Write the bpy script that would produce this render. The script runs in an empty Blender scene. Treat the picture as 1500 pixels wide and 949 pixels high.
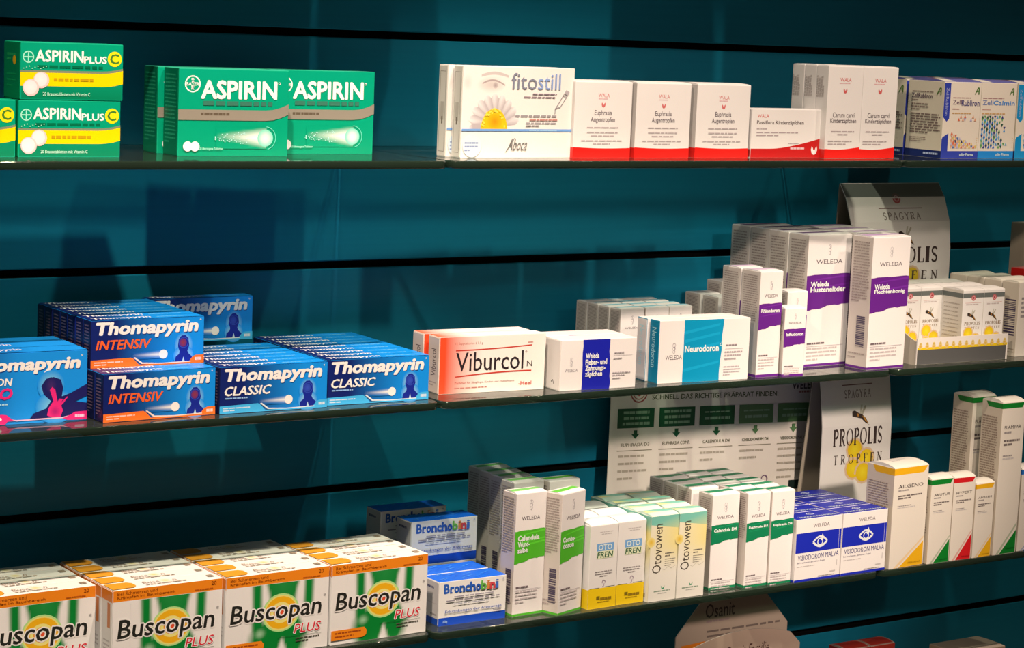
import bpy, bmesh, math, random
from math import sin, cos, pi, radians
from mathutils import Matrix, Vector
scene = bpy.context.scene
COL = scene.collection

# ------------------------------------------------------------------ camera
cam_data = bpy.data.cameras.new('camera')
cam = bpy.data.objects.new('camera', cam_data)
COL.objects.link(cam)
R0 = Vector((0.83134377, -0.55429844, 0.04025893))      # right
R1 = Vector((-0.04129906, -0.13385515, -0.99013998))    # down
R2 = Vector((0.55422191, 0.82148405, -0.13417165))      # forward
m = Matrix.Identity(4)
for i in range(3):
    m[i][0], m[i][1], m[i][2] = R0[i], -R1[i], -R2[i]
m[0][3], m[1][3], m[2][3] = -1.3, -2.17726310, 0.0216726
cam.matrix_world = m
cam_data.sensor_width = 36.0
cam_data.lens = 36.0 * 3234.32364 / 1500.0
cam_data.clip_start = 0.05
scene.camera = cam

# ------------------------------------------------------------------ world, lamps, exposure
world = bpy.data.worlds.new('shop_room')
scene.world = world
world.use_nodes = True
bg = world.node_tree.nodes['Background']
bg.inputs[0].default_value = (1.0, 0.74, 0.55, 1)
bg.inputs[1].default_value = 0.06
scene.view_settings.view_transform = 'Standard'
scene.view_settings.look = 'None'
scene.view_settings.gamma = 1.0
scene.view_settings.use_curve_mapping = False
scene.view_settings.exposure = 0.0

WARM = (1.0, 0.765, 0.60)
def spot(name, loc, target, power, size=40, blend=0.7, radius=0.02, col=WARM):
    d = bpy.data.lights.new(name, 'SPOT')
    d.energy = power; d.color = col; d.spot_size = radians(size); d.spot_blend = blend
    d.shadow_soft_size = radius
    o = bpy.data.objects.new(name, d); COL.objects.link(o)
    o.location = loc
    o.rotation_euler = (Vector(target) - Vector(loc)).to_track_quat('-Z', 'Y').to_euler()
    return o
for lx, tx, tz, pw in ((-0.80, -0.27, -0.66, 205), (-0.06, -0.12, -0.48, 94), (0.26, 0.34, -0.24, 78), (1.10, 0.80, -0.56, 52)):
    spot('ceiling_spot', (lx, -0.97, 1.15), (tx, -0.20, tz), pw, 54 if lx > -.5 else 44, 0.9, 0.025)
spot('fill_spot', (0.25, -2.7, 0.80), (0.54, 0.0, -0.57), 290, 14, 0.9, 0.10)  # added narrow fill that brightens the guide sheet, not a lamp of the shop
spot('fill_spot', (-1.90, -1.90, 1.00), (0.74, -0.12, -0.20), 115, 25, 0.9, 0.06)  # added fill to brighten the left sides of the right-hand boxes

# ------------------------------------------------------------------ materials
def new_mat(name):
    mt = bpy.data.materials.new(name); mt.use_nodes = True
    nt = mt.node_tree
    return mt, nt, nt.nodes['Principled BSDF']
def card_mat(name, rough, spec, bump):
    mt, nt, p = new_mat(name)
    at = nt.nodes.new('ShaderNodeAttribute'); at.attribute_name = 'print'
    no = nt.nodes.new('ShaderNodeTexNoise'); no.inputs['Scale'].default_value = 900; no.inputs['Detail'].default_value = 3
    tc = nt.nodes.new('ShaderNodeTexCoord')
    nt.links.new(tc.outputs['Object'], no.inputs['Vector'])
    mx = nt.nodes.new('ShaderNodeMix'); mx.data_type = 'RGBA'; mx.blend_type = 'MULTIPLY'
    mx.inputs[0].default_value = 0.10
    nt.links.new(at.outputs['Color'], mx.inputs[6]); nt.links.new(no.outputs['Color'], mx.inputs[7])
    nt.links.new(mx.outputs[2], p.inputs['Base Color'])
    n2 = nt.nodes.new('ShaderNodeTexNoise'); n2.inputs['Scale'].default_value = 28
    nt.links.new(tc.outputs['Object'], n2.inputs['Vector'])
    bp = nt.nodes.new('ShaderNodeBump'); bp.inputs['Strength'].default_value = bump; bp.inputs['Distance'].default_value = 0.004
    nt.links.new(n2.outputs['Fac'], bp.inputs['Height']); nt.links.new(bp.outputs['Normal'], p.inputs['Normal'])
    mr = nt.nodes.new('ShaderNodeMapRange'); mr.inputs[3].default_value = rough - .06; mr.inputs[4].default_value = rough + .06
    nt.links.new(n2.outputs['Fac'], mr.inputs[0]); nt.links.new(mr.outputs[0], p.inputs['Roughness'])
    p.inputs['Specular IOR Level'].default_value = spec
    return mt
M_CARD = card_mat('printed_card', 0.42, 0.4, 0.06)
M_GLOSS = card_mat('coated_printed_card', 0.34, 0.25, 0.05)

def wall_mat():
    mt, nt, p = new_mat('teal_lacquered_slatwall')
    tc = nt.nodes.new('ShaderNodeTexCoord')
    mp = nt.nodes.new('ShaderNodeMapping'); mp.inputs['Scale'].default_value = (1.5, 1.5, 60)
    nt.links.new(tc.outputs['Object'], mp.inputs['Vector'])
    no = nt.nodes.new('ShaderNodeTexNoise'); no.inputs['Scale'].default_value = 3; no.inputs['Detail'].default_value = 4
    nt.links.new(mp.outputs[0], no.inputs['Vector'])
    cr = nt.nodes.new('ShaderNodeMapRange'); cr.inputs[3].default_value = 0.88; cr.inputs[4].default_value = 1.08
    nt.links.new(no.outputs['Fac'], cr.inputs[0])
    mx = nt.nodes.new('ShaderNodeMix'); mx.data_type = 'RGBA'; mx.blend_type = 'MULTIPLY'; mx.inputs[0].default_value = 1
    mx.inputs[6].default_value = (0.006, 0.172, 0.298, 1)
    nt.links.new(cr.outputs[0], mx.inputs[7]); nt.links.new(mx.outputs[2], p.inputs['Base Color'])
    p.inputs['Roughness'].default_value = 0.38
    p.inputs['Anisotropic'].default_value = 0.8
    tg = nt.nodes.new('ShaderNodeTangent'); tg.direction_type = 'RADIAL'; tg.axis = 'Z'
    nt.links.new(tg.outputs[0], p.inputs['Tangent'])
    p.inputs['Specular IOR Level'].default_value = 0.14
    return mt
M_WALL = wall_mat()
def plain(name, col, rough=.6, spec=.3):
    mt, nt, p = new_mat(name)
    no = nt.nodes.new('ShaderNodeTexNoise'); no.inputs['Scale'].default_value = 40
    mr = nt.nodes.new('ShaderNodeMapRange'); mr.inputs[3].default_value = .85; mr.inputs[4].default_value = 1.1
    nt.links.new(no.outputs['Fac'], mr.inputs[0])
    mx = nt.nodes.new('ShaderNodeMix'); mx.data_type = 'RGBA'; mx.blend_type = 'MULTIPLY'; mx.inputs[0].default_value = 1
    mx.inputs[6].default_value = (*col, 1)
    nt.links.new(mr.outputs[0], mx.inputs[7]); nt.links.new(mx.outputs[2], p.inputs['Base Color'])
    p.inputs['Roughness'].default_value = rough; p.inputs['Specular IOR Level'].default_value = spec
    return mt
M_GROOVE = plain('dark_groove_inside', (0.004, 0.004, 0.005), .9, .1)  # near-black colour on the groove insides
def glass_mat(name, tint, fac_add, rough, diff=None):
    mt = bpy.data.materials.new(name); mt.use_nodes = True
    nt = mt.node_tree; nt.nodes.clear()
    out = nt.nodes.new('ShaderNodeOutputMaterial')
    tr = nt.nodes.new('ShaderNodeBsdfTransparent')
    no = nt.nodes.new('ShaderNodeTexNoise'); no.inputs['Scale'].default_value = 9
    mr = nt.nodes.new('ShaderNodeMapRange'); mr.inputs[3].default_value = .93; mr.inputs[4].default_value = 1.0
    nt.links.new(no.outputs['Fac'], mr.inputs[0])
    mx = nt.nodes.new('ShaderNodeMix'); mx.data_type = 'RGBA'; mx.blend_type = 'MULTIPLY'; mx.inputs[0].default_value = 1
    mx.inputs[6].default_value = (*tint, 1)
    nt.links.new(mr.outputs[0], mx.inputs[7]); nt.links.new(mx.outputs[2], tr.inputs[0])
    gl = nt.nodes.new('ShaderNodeBsdfGlossy'); gl.inputs['Roughness'].default_value = rough
    fr = nt.nodes.new('ShaderNodeFresnel'); fr.inputs[0].default_value = 1.5
    ad = nt.nodes.new('ShaderNodeMath'); ad.operation = 'ADD'; ad.inputs[1].default_value = fac_add
    nt.links.new(fr.outputs[0], ad.inputs[0])
    mix = nt.nodes.new('ShaderNodeMixShader')
    body = tr
    if diff:
        df = nt.nodes.new('ShaderNodeBsdfDiffuse'); df.inputs[0].default_value = (*diff[0], 1)
        mb = nt.nodes.new('ShaderNodeMixShader'); mb.inputs[0].default_value = diff[1]
        nt.links.new(tr.outputs[0], mb.inputs[1]); nt.links.new(df.outputs[0], mb.inputs[2]); body = mb
    nt.links.new(ad.outputs[0], mix.inputs[0]); nt.links.new(body.outputs[0], mix.inputs[1]); nt.links.new(gl.outputs[0], mix.inputs[2])
    nt.links.new(mix.outputs[0], out.inputs[0])
    return mt
M_GLASS = glass_mat('clear_shelf_glass', (0.86, 0.93, 0.89), 0.02, 0.03, ((.25, .32, .27), .10))
M_GEDGE = glass_mat('green_glass_edge', (0.16, 0.30, 0.22), 0.03, 0.06, ((.022, .045, .030), .5))

# ------------------------------------------------------------------ colour helpers
def lin(c):
    c = c / 255.0
    return c / 12.92 if c <= 0.04045 else ((c + 0.055) / 1.055) ** 2.4
REF = tuple(lin(c) for c in (250, 222, 200))
def K(r, g, b):
    """reflectance of an ink or paper seen as r,g,b where plain white card shows as 250,222,200"""
    return tuple(min(.86, .8 * lin(x) / q) for x, q in zip((r, g, b), REF))
def mixc(a, b, t):
    t = max(0, min(1, t)); return tuple(x + (y - x) * t for x, y in zip(a, b))
WHITE = K(250, 224, 203)
INK = K(60, 48, 46)
GREY = K(160, 140, 128)
PALE = K(205, 182, 166)

# ------------------------------------------------------------------ text outlines (built-in font)
_tc = {}
def text_mesh(s, off, shear):
    k = (s, off, shear)
    if k not in _tc:
        cu = bpy.data.curves.new('lettering', 'FONT'); cu.body = s; cu.size = 1.0
        cu.offset = off; cu.shear = shear; cu.resolution_u = 2; cu.fill_mode = 'FRONT'
        o = bpy.data.objects.new('lettering', cu); COL.objects.link(o)
        dg = bpy.context.evaluated_depsgraph_get()
        me = bpy.data.meshes.new_from_object(o.evaluated_get(dg))
        _tc[k] = ([(v.co.x, v.co.y) for v in me.vertices], [tuple(p.vertices) for p in me.polygons])
        bpy.data.objects.remove(o); bpy.data.curves.remove(cu); bpy.data.meshes.remove(me)
    return _tc[k]

EPS = 0.000012
class Sheet:
    """collects coloured polygons for one printed carton mesh; origin = middle of the base, front faces -Y"""
    def __init__(s, W, D, H):
        s.W, s.D, s.H = W, D, H
        s.v = []; s.f = []; s.c = []; s.lay = 1; s.base = 0.0; s.maps = {}
    def size(s, F):
        return {'F': (s.W, s.H), 'B': (s.W, s.H), 'L': (s.D, s.H), 'R': (s.D, s.H), 'T': (s.W, s.D)}[F] if F not in s.maps else s.maps[F][0]
    def P(s, F, u, v):
        o = s.lay * EPS + s.base
        W, D, H = s.W, s.D, s.H
        if F in s.maps: return s.maps[F][1](u, v, o)
        if F == 'F': return (-W/2 + u*W, -D/2 - o, v*H)
        if F == 'L': return (-W/2 - o, D/2 - u*D, v*H)
        if F == 'R': return (W/2 + o, -D/2 + u*D, v*H)
        if F == 'B': return (W/2 - u*W, D/2 + o, v*H)
        return (-W/2 + u*W, -D/2 + v*D, H + o)
    def add(s, pts3, col):
        n = len(s.v); s.v += pts3; s.f.append(tuple(range(n, n + len(pts3))))
        s.c.append(col if isinstance(col, list) else [col] * len(pts3))
    def poly(s, F, pts, col, up=True):
        s.add([s.P(F, *p) for p in pts], col)
        if up: s.lay += 1
    def rect(s, F, u0, v0, u1, v1, col, up=True):
        s.poly(F, [(u0, v0), (u1, v0), (u1, v1), (u0, v1)], col, up)
    def grid(s, F, u0, v0, u1, v1, nu, nv, fn):
        for i in range(nu):
            for j in range(nv):
                q = [(u0+(u1-u0)*(i+a)/nu, v0+(v1-v0)*(j+b)/nv) for a, b in ((0,0),(1,0),(1,1),(0,1))]
                s.poly(F, q, [fn(*p) for p in q], False)
        s.lay += 1
    def disc(s, F, u, v, r, col, rim=None, ry=None, a0=0, a1=2*pi, n=20):
        """r is a fraction of the face height; round in real units; a rim colour makes a soft print"""
        w, h = s.size(F); ry = r if ry is None else ry
        pts = [(u + r*h/w*cos(a0+(a1-a0)*k/n), v + ry*sin(a0+(a1-a0)*k/n)) for k in range(n+1)]
        for k in range(n):
            s.poly(F, [(u, v), pts[k], pts[k+1]], [col, rim or col, rim or col], False)
        s.lay += 1
    def ring(s, F, u, v, r0, r1, col, a0=0, a1=2*pi, n=22, sy=1.0):
        w, h = s.size(F)
        f = lambda r, k: (u + r*h/w*cos(a0+(a1-a0)*k/n), v + r*sy*sin(a0+(a1-a0)*k/n))
        for k in range(n):
            s.poly(F, [f(r0,k), f(r1,k), f(r1,k+1), f(r0,k+1)], col, False)
        s.lay += 1
    def band(s, F, low, high, col, u0=0, u1=1, n=14):
        for k in range(n):
            a = u0+(u1-u0)*k/n; b = u0+(u1-u0)*(k+1)/n
            ca = col(a) if callable(col) else col; cb = col(b) if callable(col) else col
            s.poly(F, [(a, low(a)), (b, low(b)), (b, high(b)), (a, high(a))], [ca, cb, cb, ca], False)
        s.lay += 1
    def line(s, F, pts, wd, col):
        w, h = s.size(F)
        q = [Vector((p[0]*w, p[1]*h)) for p in pts]
        for a, b in zip(q, q[1:]):
            d = b - a
            if d.length < 1e-9: continue
            nn = Vector((-d.y, d.x)).normalized() * wd * h * .5
            s.poly(F, [((p.x)/w, (p.y)/h) for p in (a-nn, b-nn, b+nn, a+nn)], col, False)
        s.lay += 1
    def text(s, F, t, u0, v0, u1, v1, col, bold=0.0, shear=0.0, outline=None, vert=False, skew=0.0):
        vs, fs = text_mesh(t, 0.0, shear)
        if not vs: return
        x0 = min(p[0] for p in vs); x1 = max(p[0] for p in vs); y0 = min(p[1] for p in vs); y1 = max(p[1] for p in vs)
        def mp(x, y):
            a = (x-x0)/(x1-x0); b = (y-y0)/(y1-y0)
            if vert == 'down': return (u0+(u1-u0)*b, v1-(v1-v0)*a)
            if vert: return (u1-(u1-u0)*b, v0+(v1-v0)*a)
            return (u0+(u1-u0)*a, v0+(v1-v0)*b + skew*a)
        def draw(cc, r):
            sh = [(0, 0)] if r <= .004 else [(r*cos(k*pi/4+.4), r*sin(k*pi/4+.4)) for k in range(8 if r > .03 else 5)] + [(0, 0)]
            for dx, dy in sh:
                n = len(s.v); s.v.extend(s.P(F, *mp(x+dx, y+dy)) for x, y in vs)
                for f in fs:
                    s.f.append(tuple(n+i for i in f)); s.c.append([cc]*len(f))
                s.lay += 1
        if outline: draw(outline[1], bold+outline[0])
        draw(col, bold)
    def greek(s, F, u0, v1, u1, n, gap, hgt, col, seed=1, align='l', vert=False, tone=None):
        """lines of print too small to read"""
        rd = random.Random(seed); col = mixc(col, tone or col, .35 if tone else 0)
        for k in range(n):
            v = v1 + k*gap if vert else v1 - k*gap; end = u1 if (n == 1 or k < n-1) else u0+(u1-u0)*rd.uniform(.45, .8)
            end -= (u1-u0)*rd.uniform(0, .14)
            sh = 0 if align == 'l' else (u1-end)*(.5 if align == 'c' else 1)
            u = u0
            while u < end - 1e-4:
                w = min(end-u, (u1-u0)*rd.uniform(.07, .22))
                if vert: s.rect(F, v-hgt, u+sh, v, u+w+sh, col, False)
                else: s.rect(F, u+sh, v-hgt, u+w+sh, v, col, False)
                u += w + (u1-u0)*.025
        s.lay += 1
    def barcode(s, F, u0, v0, u1, v1, col, seed=3, flat=True):
        rd = random.Random(seed); t = 0
        while t < 1:
            w = rd.choice((.02, .03, .045)); 
            if flat: s.rect(F, u0, v0+(v1-v0)*t, u1, v0+(v1-v0)*min(1, t+w), col, False)
            else: s.rect(F, u0+(u1-u0)*t, v0, u0+(u1-u0)*min(1, t+w), v1, col, False)
            t += w + rd.choice((.015, .025, .035))
        s.lay += 1
    def body(s, cols, bev=0.0007):
        """the folded card box itself, cols: default colour and per-face overrides"""
        bm = bmesh.new(); bmesh.ops.create_cube(bm, size=1)
        for v in bm.verts: v.co = Vector((v.co.x*s.W, v.co.y*s.D, (v.co.z+.5)*s.H))
        bmesh.ops.bevel(bm, geom=bm.edges[:], offset=bev, segments=2, affect='EDGES', profile=.6)
        bm.normal_update()
        n = len(s.v); bm.verts.index_update(); s.v += [tuple(v.co) for v in bm.verts]
        for f in bm.faces:
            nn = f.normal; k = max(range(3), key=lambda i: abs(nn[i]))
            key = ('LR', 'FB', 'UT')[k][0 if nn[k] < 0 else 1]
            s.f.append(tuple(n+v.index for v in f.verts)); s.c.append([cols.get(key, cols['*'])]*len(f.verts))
        bm.free()
    def slab(s, x0, x1, y0, y1, z0, z1, col):
        n = len(s.v)
        s.v += [(x, y, z) for z in (z0, z1) for x, y in ((x0,y0),(x1,y0),(x1,y1),(x0,y1))]
        for f in ((3,2,1,0),(4,5,6,7),(0,1,5,4),(1,2,6,5),(2,3,7,6),(3,0,4,7)):
            s.f.append(tuple(n+i for i in f)); s.c.append([col]*4)
    def mesh(s, name, mat=None):
        me = bpy.data.meshes.new(name)
        me.from_pydata(s.v, [], s.f)
        at = me.color_attributes.new('print', 'FLOAT_COLOR', 'CORNER')
        buf = []
        for cs in s.c:
            for c in cs: buf += [c[0], c[1], c[2], 1.0]
        at.data.foreach_set('color', buf)
        me.materials.append(mat or M_CARD)
        me.update()
        return me

def top_flap(W, D, H, fn, bow=0.0014, nu=10, nv=8):
    """the tuck flap that closes an upright carton: a slightly bowed sheet of card with its own thickness"""
    s = Sheet(W, D, H)
    def z(v): return H + 0.0003 + bow*sin(pi*v)**.8
    x = lambda u: (u-.5)*(W-.001); y = lambda v: (v-.5)*(D-.0008)
    for i in range(nu):
        for j in range(nv):
            q = [((i+a)/nu, (j+b)/nv) for a, b in ((0,0),(1,0),(1,1),(0,1))]
            s.add([(x(u), y(v), z(v)) for u, v in q], [fn(*p) for p in q] if nu > 1 else fn(*q[0]))
    edge = fn(.5, .02)
    for j in range(nv):
        a, b = j/nv, (j+1)/nv
        for u in (0, 1):
            p = [(x(u), y(a), z(a)), (x(u), y(b), z(b)), (x(u), y(b), H-.0004), (x(u), y(a), H-.0004)]
            s.add(p if u else p[::-1], edge)
    s.add([(x(0), y(0), z(0)), (x(0), y(0), H-.0004), (x(1), y(0), H-.0004), (x(1), y(0), z(0))], edge)
    s.add([(x(0), y(1), z(1)), (x(1), y(1), z(1)), (x(1), y(1), H-.0004), (x(0), y(1), H-.0004)], edge)
    s.maps['T'] = ((W, D), lambda u, v, o: (x(u), y(v), z(v) + o))
    return s
def end_flap(W, D, H, col):
    """the tuck flap that closes the left end of a lying carton"""
    s = Sheet(W, D, H)
    t = .0005
    s.slab(-W/2-t, -W/2+.0004, -D/2+.0009, D/2-.0009, .0012, H-.0012, col)
    s.base = t
    return s

# ------------------------------------------------------------------ things
def ordinal(n): return ('front', 'second', 'third', 'fourth', 'fifth', 'sixth', 'seventh', 'eighth', 'ninth', 'tenth')[n]
def tag(o, label, cat, group=None):
    o['label'] = label; o['category'] = cat
    if group: o['group'] = group
    return o
class Kind:
    """one carton design: its mesh and the meshes of its parts"""
    def __init__(s, name, W, D, H, root, parts, mat=None):
        s.name, s.W, s.D, s.H = name, W, D, H
        s.parts = [('folded_box', root.mesh('folded_box', mat))] + [(pn, ps.mesh(pn, mat)) for pn, ps in parts]; s.first = None
    def put(s, x, y, z, yaw, label, group=None, cat='medicine carton'):
        """x, y: front left bottom corner"""
        a = radians(yaw)
        if s.first is None:
            r = bpy.data.objects.new(s.name, None); r.empty_display_size = .02; COL.objects.link(r); s.first = r; s.kids = []
            for pn, pm in s.parts:
                c = bpy.data.objects.new(pn, pm); COL.objects.link(c); c.parent = r; s.kids.append(c)
        else:
            r = s.first.copy(); COL.objects.link(r)
            for k in s.kids:
                c = k.copy(); COL.objects.link(c); c.parent = r
        r.location = (x + cos(a)*s.W/2 - sin(a)*s.D/2, y + sin(a)*s.W/2 + cos(a)*s.D/2, z)
        r.rotation_euler = (0, 0, a)
        for kk in ('label', 'category', 'group'):
            if kk in r: del r[kk]
        tag(r, label, cat, group)
        return r
    def row(s, n, x, y, z, yaw, front, back, group, gap=0.0007, jit=0.35, seed=1, last=None):
        rd = random.Random(seed*17+n); a = radians(yaw)
        for i in range(n):
            d = i*(s.D+gap)
            lab = front if i == 0 else f'{ordinal(i)} from the front in the row of {back}'
            j = 0 if i == 0 else rd.uniform(-jit, jit)
            s.put(x - sin(a)*d + j*.002, y + cos(a)*d, z, yaw + j*.4, lab, group)

Z1, Z2, Z3, Z4 = -0.1211, -0.3755, -0.6270, -0.8790
SD = 0.2350     # shelf depth

# ------------------------------------------------------------------ setting: slat wall and glass shelves
def build_wall():
    bm = bmesh.new()
    G, GD = 0.0085, 0.012
    x0, x1 = -1.35, 1.75
    prof = []          # (y, z, material) going down
    tops = [0.78, 0.52, 0.26, 0.0, -0.26, -0.52, -0.78, -1.04]
    zt = 1.0
    pts = [(0, zt)]; ms = []
    for t in tops:
        up = t + G
        pts += [(0, up+.0012), (.0012, up)]; ms += [0, 0]
        pts += [(GD, up), (GD, t), (.0012, t)]; ms += [1, 1, 1]
        pts += [(0, t-.0012)]; ms += [0]
    pts += [(0, -1.3), (.02, -1.3), (.02, zt), (0, zt)]; ms += [0, 0, 0, 0]
    va = [bm.verts.new((x0, y, z)) for y, z in pts]; vb = [bm.verts.new((x1, y, z)) for y, z in pts]
    for i in range(len(pts)-1):
        f = bm.faces.new((va[i], va[i+1], vb[i+1], vb[i])); f.material_index = ms[i]
    bmesh.ops.recalc_face_normals(bm, faces=bm.faces[:])
    me = bpy.data.meshes.new('wall_back'); bm.to_mesh(me); bm.free()
    me.materials.append(M_WALL); me.materials.append(M_GROOVE)
    o = bpy.data.objects.new('wall_back', me); COL.objects.link(o); o['kind'] = 'structure'
build_wall()

M_FLOOR = plain('grey_stone_floor', (.16, .14, .12), .35, .4)
def build_floor():
    bm = bmesh.new(); bmesh.ops.create_cube(bm, size=1)
    for v in bm.verts: v.co = Vector((.2+v.co.x*4.4, -1.9+v.co.y*4.0, -1.33+v.co.z*.06))
    me = bpy.data.meshes.new('floor'); bm.to_mesh(me); bm.free(); me.materials.append(M_FLOOR)
    o = bpy.data.objects.new('floor', me); COL.objects.link(o); o['kind'] = 'structure'
build_floor()

def glass_shelf(x0, x1, z, label, T=0.0082, depth=SD):
    r, b = 0.013, 0.0012
    def outline(ins):
        p = [(x0+ins, -0.0006), (x0+ins, -depth+r)]
        for k in range(1, 8):
            a = pi + pi/2*k/8; p.append((x0+r+(r-ins)*cos(a), -depth+r+(r-ins)*sin(a)))
        p.append((x0+r, -depth+ins)); p.append((x1-r, -depth+ins))
        for k in range(1, 8):
            a = 1.5*pi + pi/2*k/8; p.append((x1-r+(r-ins)*cos(a), -depth+r+(r-ins)*sin(a)))
        p += [(x1-ins, -depth+r), (x1-ins, -0.0006)]
        return p
    bm = bmesh.new()
    rings = []
    for ins, zz in ((b, 0), (b*.3, -b*.3), (0, -b), (0, -T+b), (b*.3, -T+b*.3), (b, -T)):
        rings.append([bm.verts.new((x, y, z+zz)) for x, y in outline(ins)])
    n = len(rings[0])
    for q, (A, B) in enumerate(zip(rings, rings[1:])):
        for i in range(n):
            f = bm.faces.new((A[i], B[i], B[(i+1) % n], A[(i+1) % n])); f.material_index = 1; f.smooth = True
    bm.faces.new(rings[0][::-1]).material_index = 0
    bm.faces.new(rings[-1]).material_index = 0
    bmesh.ops.recalc_face_normals(bm, faces=bm.faces[:])
    me = bpy.data.meshes.new('glass_shelf'); bm.to_mesh(me); bm.free()
    me.materials.append(M_GLASS); me.materials.append(M_GEDGE)
    o = bpy.data.objects.new('glass_shelf', me); COL.objects.link(o)
    tag(o, label, 'shelf', 'glass shelves on the slat wall')
XS = [-0.715, -0.0735, 0.5745, 1.22]
WHERE = ('left', 'middle', 'right')
for zi, rown in ((Z1, 'top'), (Z2, 'second'), (Z3, 'third'), (Z4, 'lowest')):
    for k in range(3):
        glass_shelf(XS[k]+.0015, XS[k+1]-.0015, zi, f'{WHERE[k]} green-edged glass shelf of the {rown} row on the teal wall')

# ================================================================== carton designs
GRN = K(0, 150, 104); GRN_D = K(0, 112, 72)
def cap(s, F, t, u0, v0, u1, v1, col=INK, bold=.012, **k): s.text(F, t, u0, v0, u1, v1, col, bold, **k)

# ---- the row above the frame: its cartons shade the wall behind the top row
Z0 = Z1 + .254
glass_shelf(XS[0], XS[1]-.0015, Z0, 'glass shelf above the top edge of the photo, left section')
glass_shelf(XS[1]+.0015, XS[2]-.0015, Z0, 'glass shelf above the top edge of the photo, middle section')
glass_shelf(XS[2]+.0015, XS[3], Z0, 'glass shelf above the top edge of the photo, right section')
def d_upper():
    W, D, H = .128, .055, .115
    s = Sheet(W, D, H); s.body({'*': WHITE}); s.rect('F', .01, .02, .99, .2, K(40, 120, 160)); s.greek('F', .1, .8, .8, 4, .1, .04, GREY, 2)
    f = top_flap(W, D, H, lambda u, v: WHITE, .001)
    return Kind('tonic_carton', W, D, H, s, [('top_flap', f)])
k = d_upper()
for i, x in enumerate((-.640, -.505, -.370, -.235, -.100, .290, .440, .572, .704, .836, .968)):
    k.put(x, -.200, Z0, 0, f'white carton out of sight above the photo, {("first","second","third","fourth","fifth","sixth","seventh","eighth","ninth","tenth","eleventh")[i]} from the left', 'cartons on the shelf above the photo')

# ---- green effervescent carton with the yellow band
def d_effervescent():
    W, D, H = .1035, .042, .0540
    s = Sheet(W, D, H); g = K(0, 148, 104); s.body({'*': g, 'L': K(0, 118, 70), 'T': K(20, 160, 110)})  # left face: same green darkened, shade painted in
    s.grid('F', .01, .02, .99, .98, 4, 6, lambda u, v: mixc(K(0, 118, 74), g, v*1.5))
    up = lambda b: (lambda u: b + (.06*max(0, (u-.78)/.22)**2))
    s.band('F', up(.475), up(.515), K(128, 128, 96))
    s.band('F', up(.24), up(.475), K(252, 200, 0))
    cx, cy = .075, .745
    s.ring('F', cx, cy, .085, .105, K(170, 220, 180)); s.line('F', [(cx-.045, cy), (cx+.045, cy)], .02, K(170, 220, 180)); s.line('F', [(cx, cy-.08), (cx, cy+.08)], .02, K(170, 220, 180))
    cap(s, 'F', 'ASPIRIN', .145, .665, .605, .865, K(250, 236, 214), .03)
    cap(s, 'F', 'PLUS', .615, .655, .835, .775, K(250, 236, 214), .03)
    s.disc('F', .915, .74, .135, K(255, 212, 20)); cap(s, 'F', 'C', .872, .655, .955, .825, K(70, 120, 40), .03)
    s.greek('F', .16, .605, .82, 1, .1, .045, K(0, 100, 62), 3)
    s.greek('F', .32, .385, .72, 1, .1, .05, K(200, 145, 10), 4)
    for (u, v, r) in ((.20, .345, .145), (.10, .21, .15)):
        s.disc('F', u, v, r, K(240, 200, 180), K(236, 190, 172)); s.disc('F', u-.005, v+.01, r*.82, K(255, 222, 205), K(250, 212, 196))
    for k in range(9):
        s.disc('F', .03+.027*k, .545+.02*((k*7) % 3), .012, K(150, 205, 160), n=6)
    cap(s, 'F', '20 Brausetabletten mit Vitamin C', .215, .075, .675, .135, K(200, 235, 190), .01)
    f = end_flap(W, D, H, K(0, 118, 70))
    f.greek('L', .2, .8, .8, 2, .08, .04, K(40, 150, 80), 5); f.disc('L', .66, .68, .08, K(230, 160, 20)); f.greek('L', .2, .45, .8, 3, .1, .03, K(20, 140, 80), 6)
    return Kind('tablet_carton', W, D, H, s, [('end_flap', f)], M_GLOSS)
k = d_effervescent()
G = 'green cartons with a yellow band'
k.put(-.5262, -.1860, Z1, .3, 'lower green carton with yellow band in the right-hand stack', G)
k.put(-.5245, -.1855, Z1+.0545, -.2, 'upper green carton with yellow band in the right-hand stack', G)
k.put(-.6325, -.1865, Z1, .3, 'lower green carton with yellow band, cut off by the left edge of the photo', G)
k.put(-.6465, -.1800, Z1+.0545, .2, 'upper green carton with yellow band, almost wholly outside the left edge', G)

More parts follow.
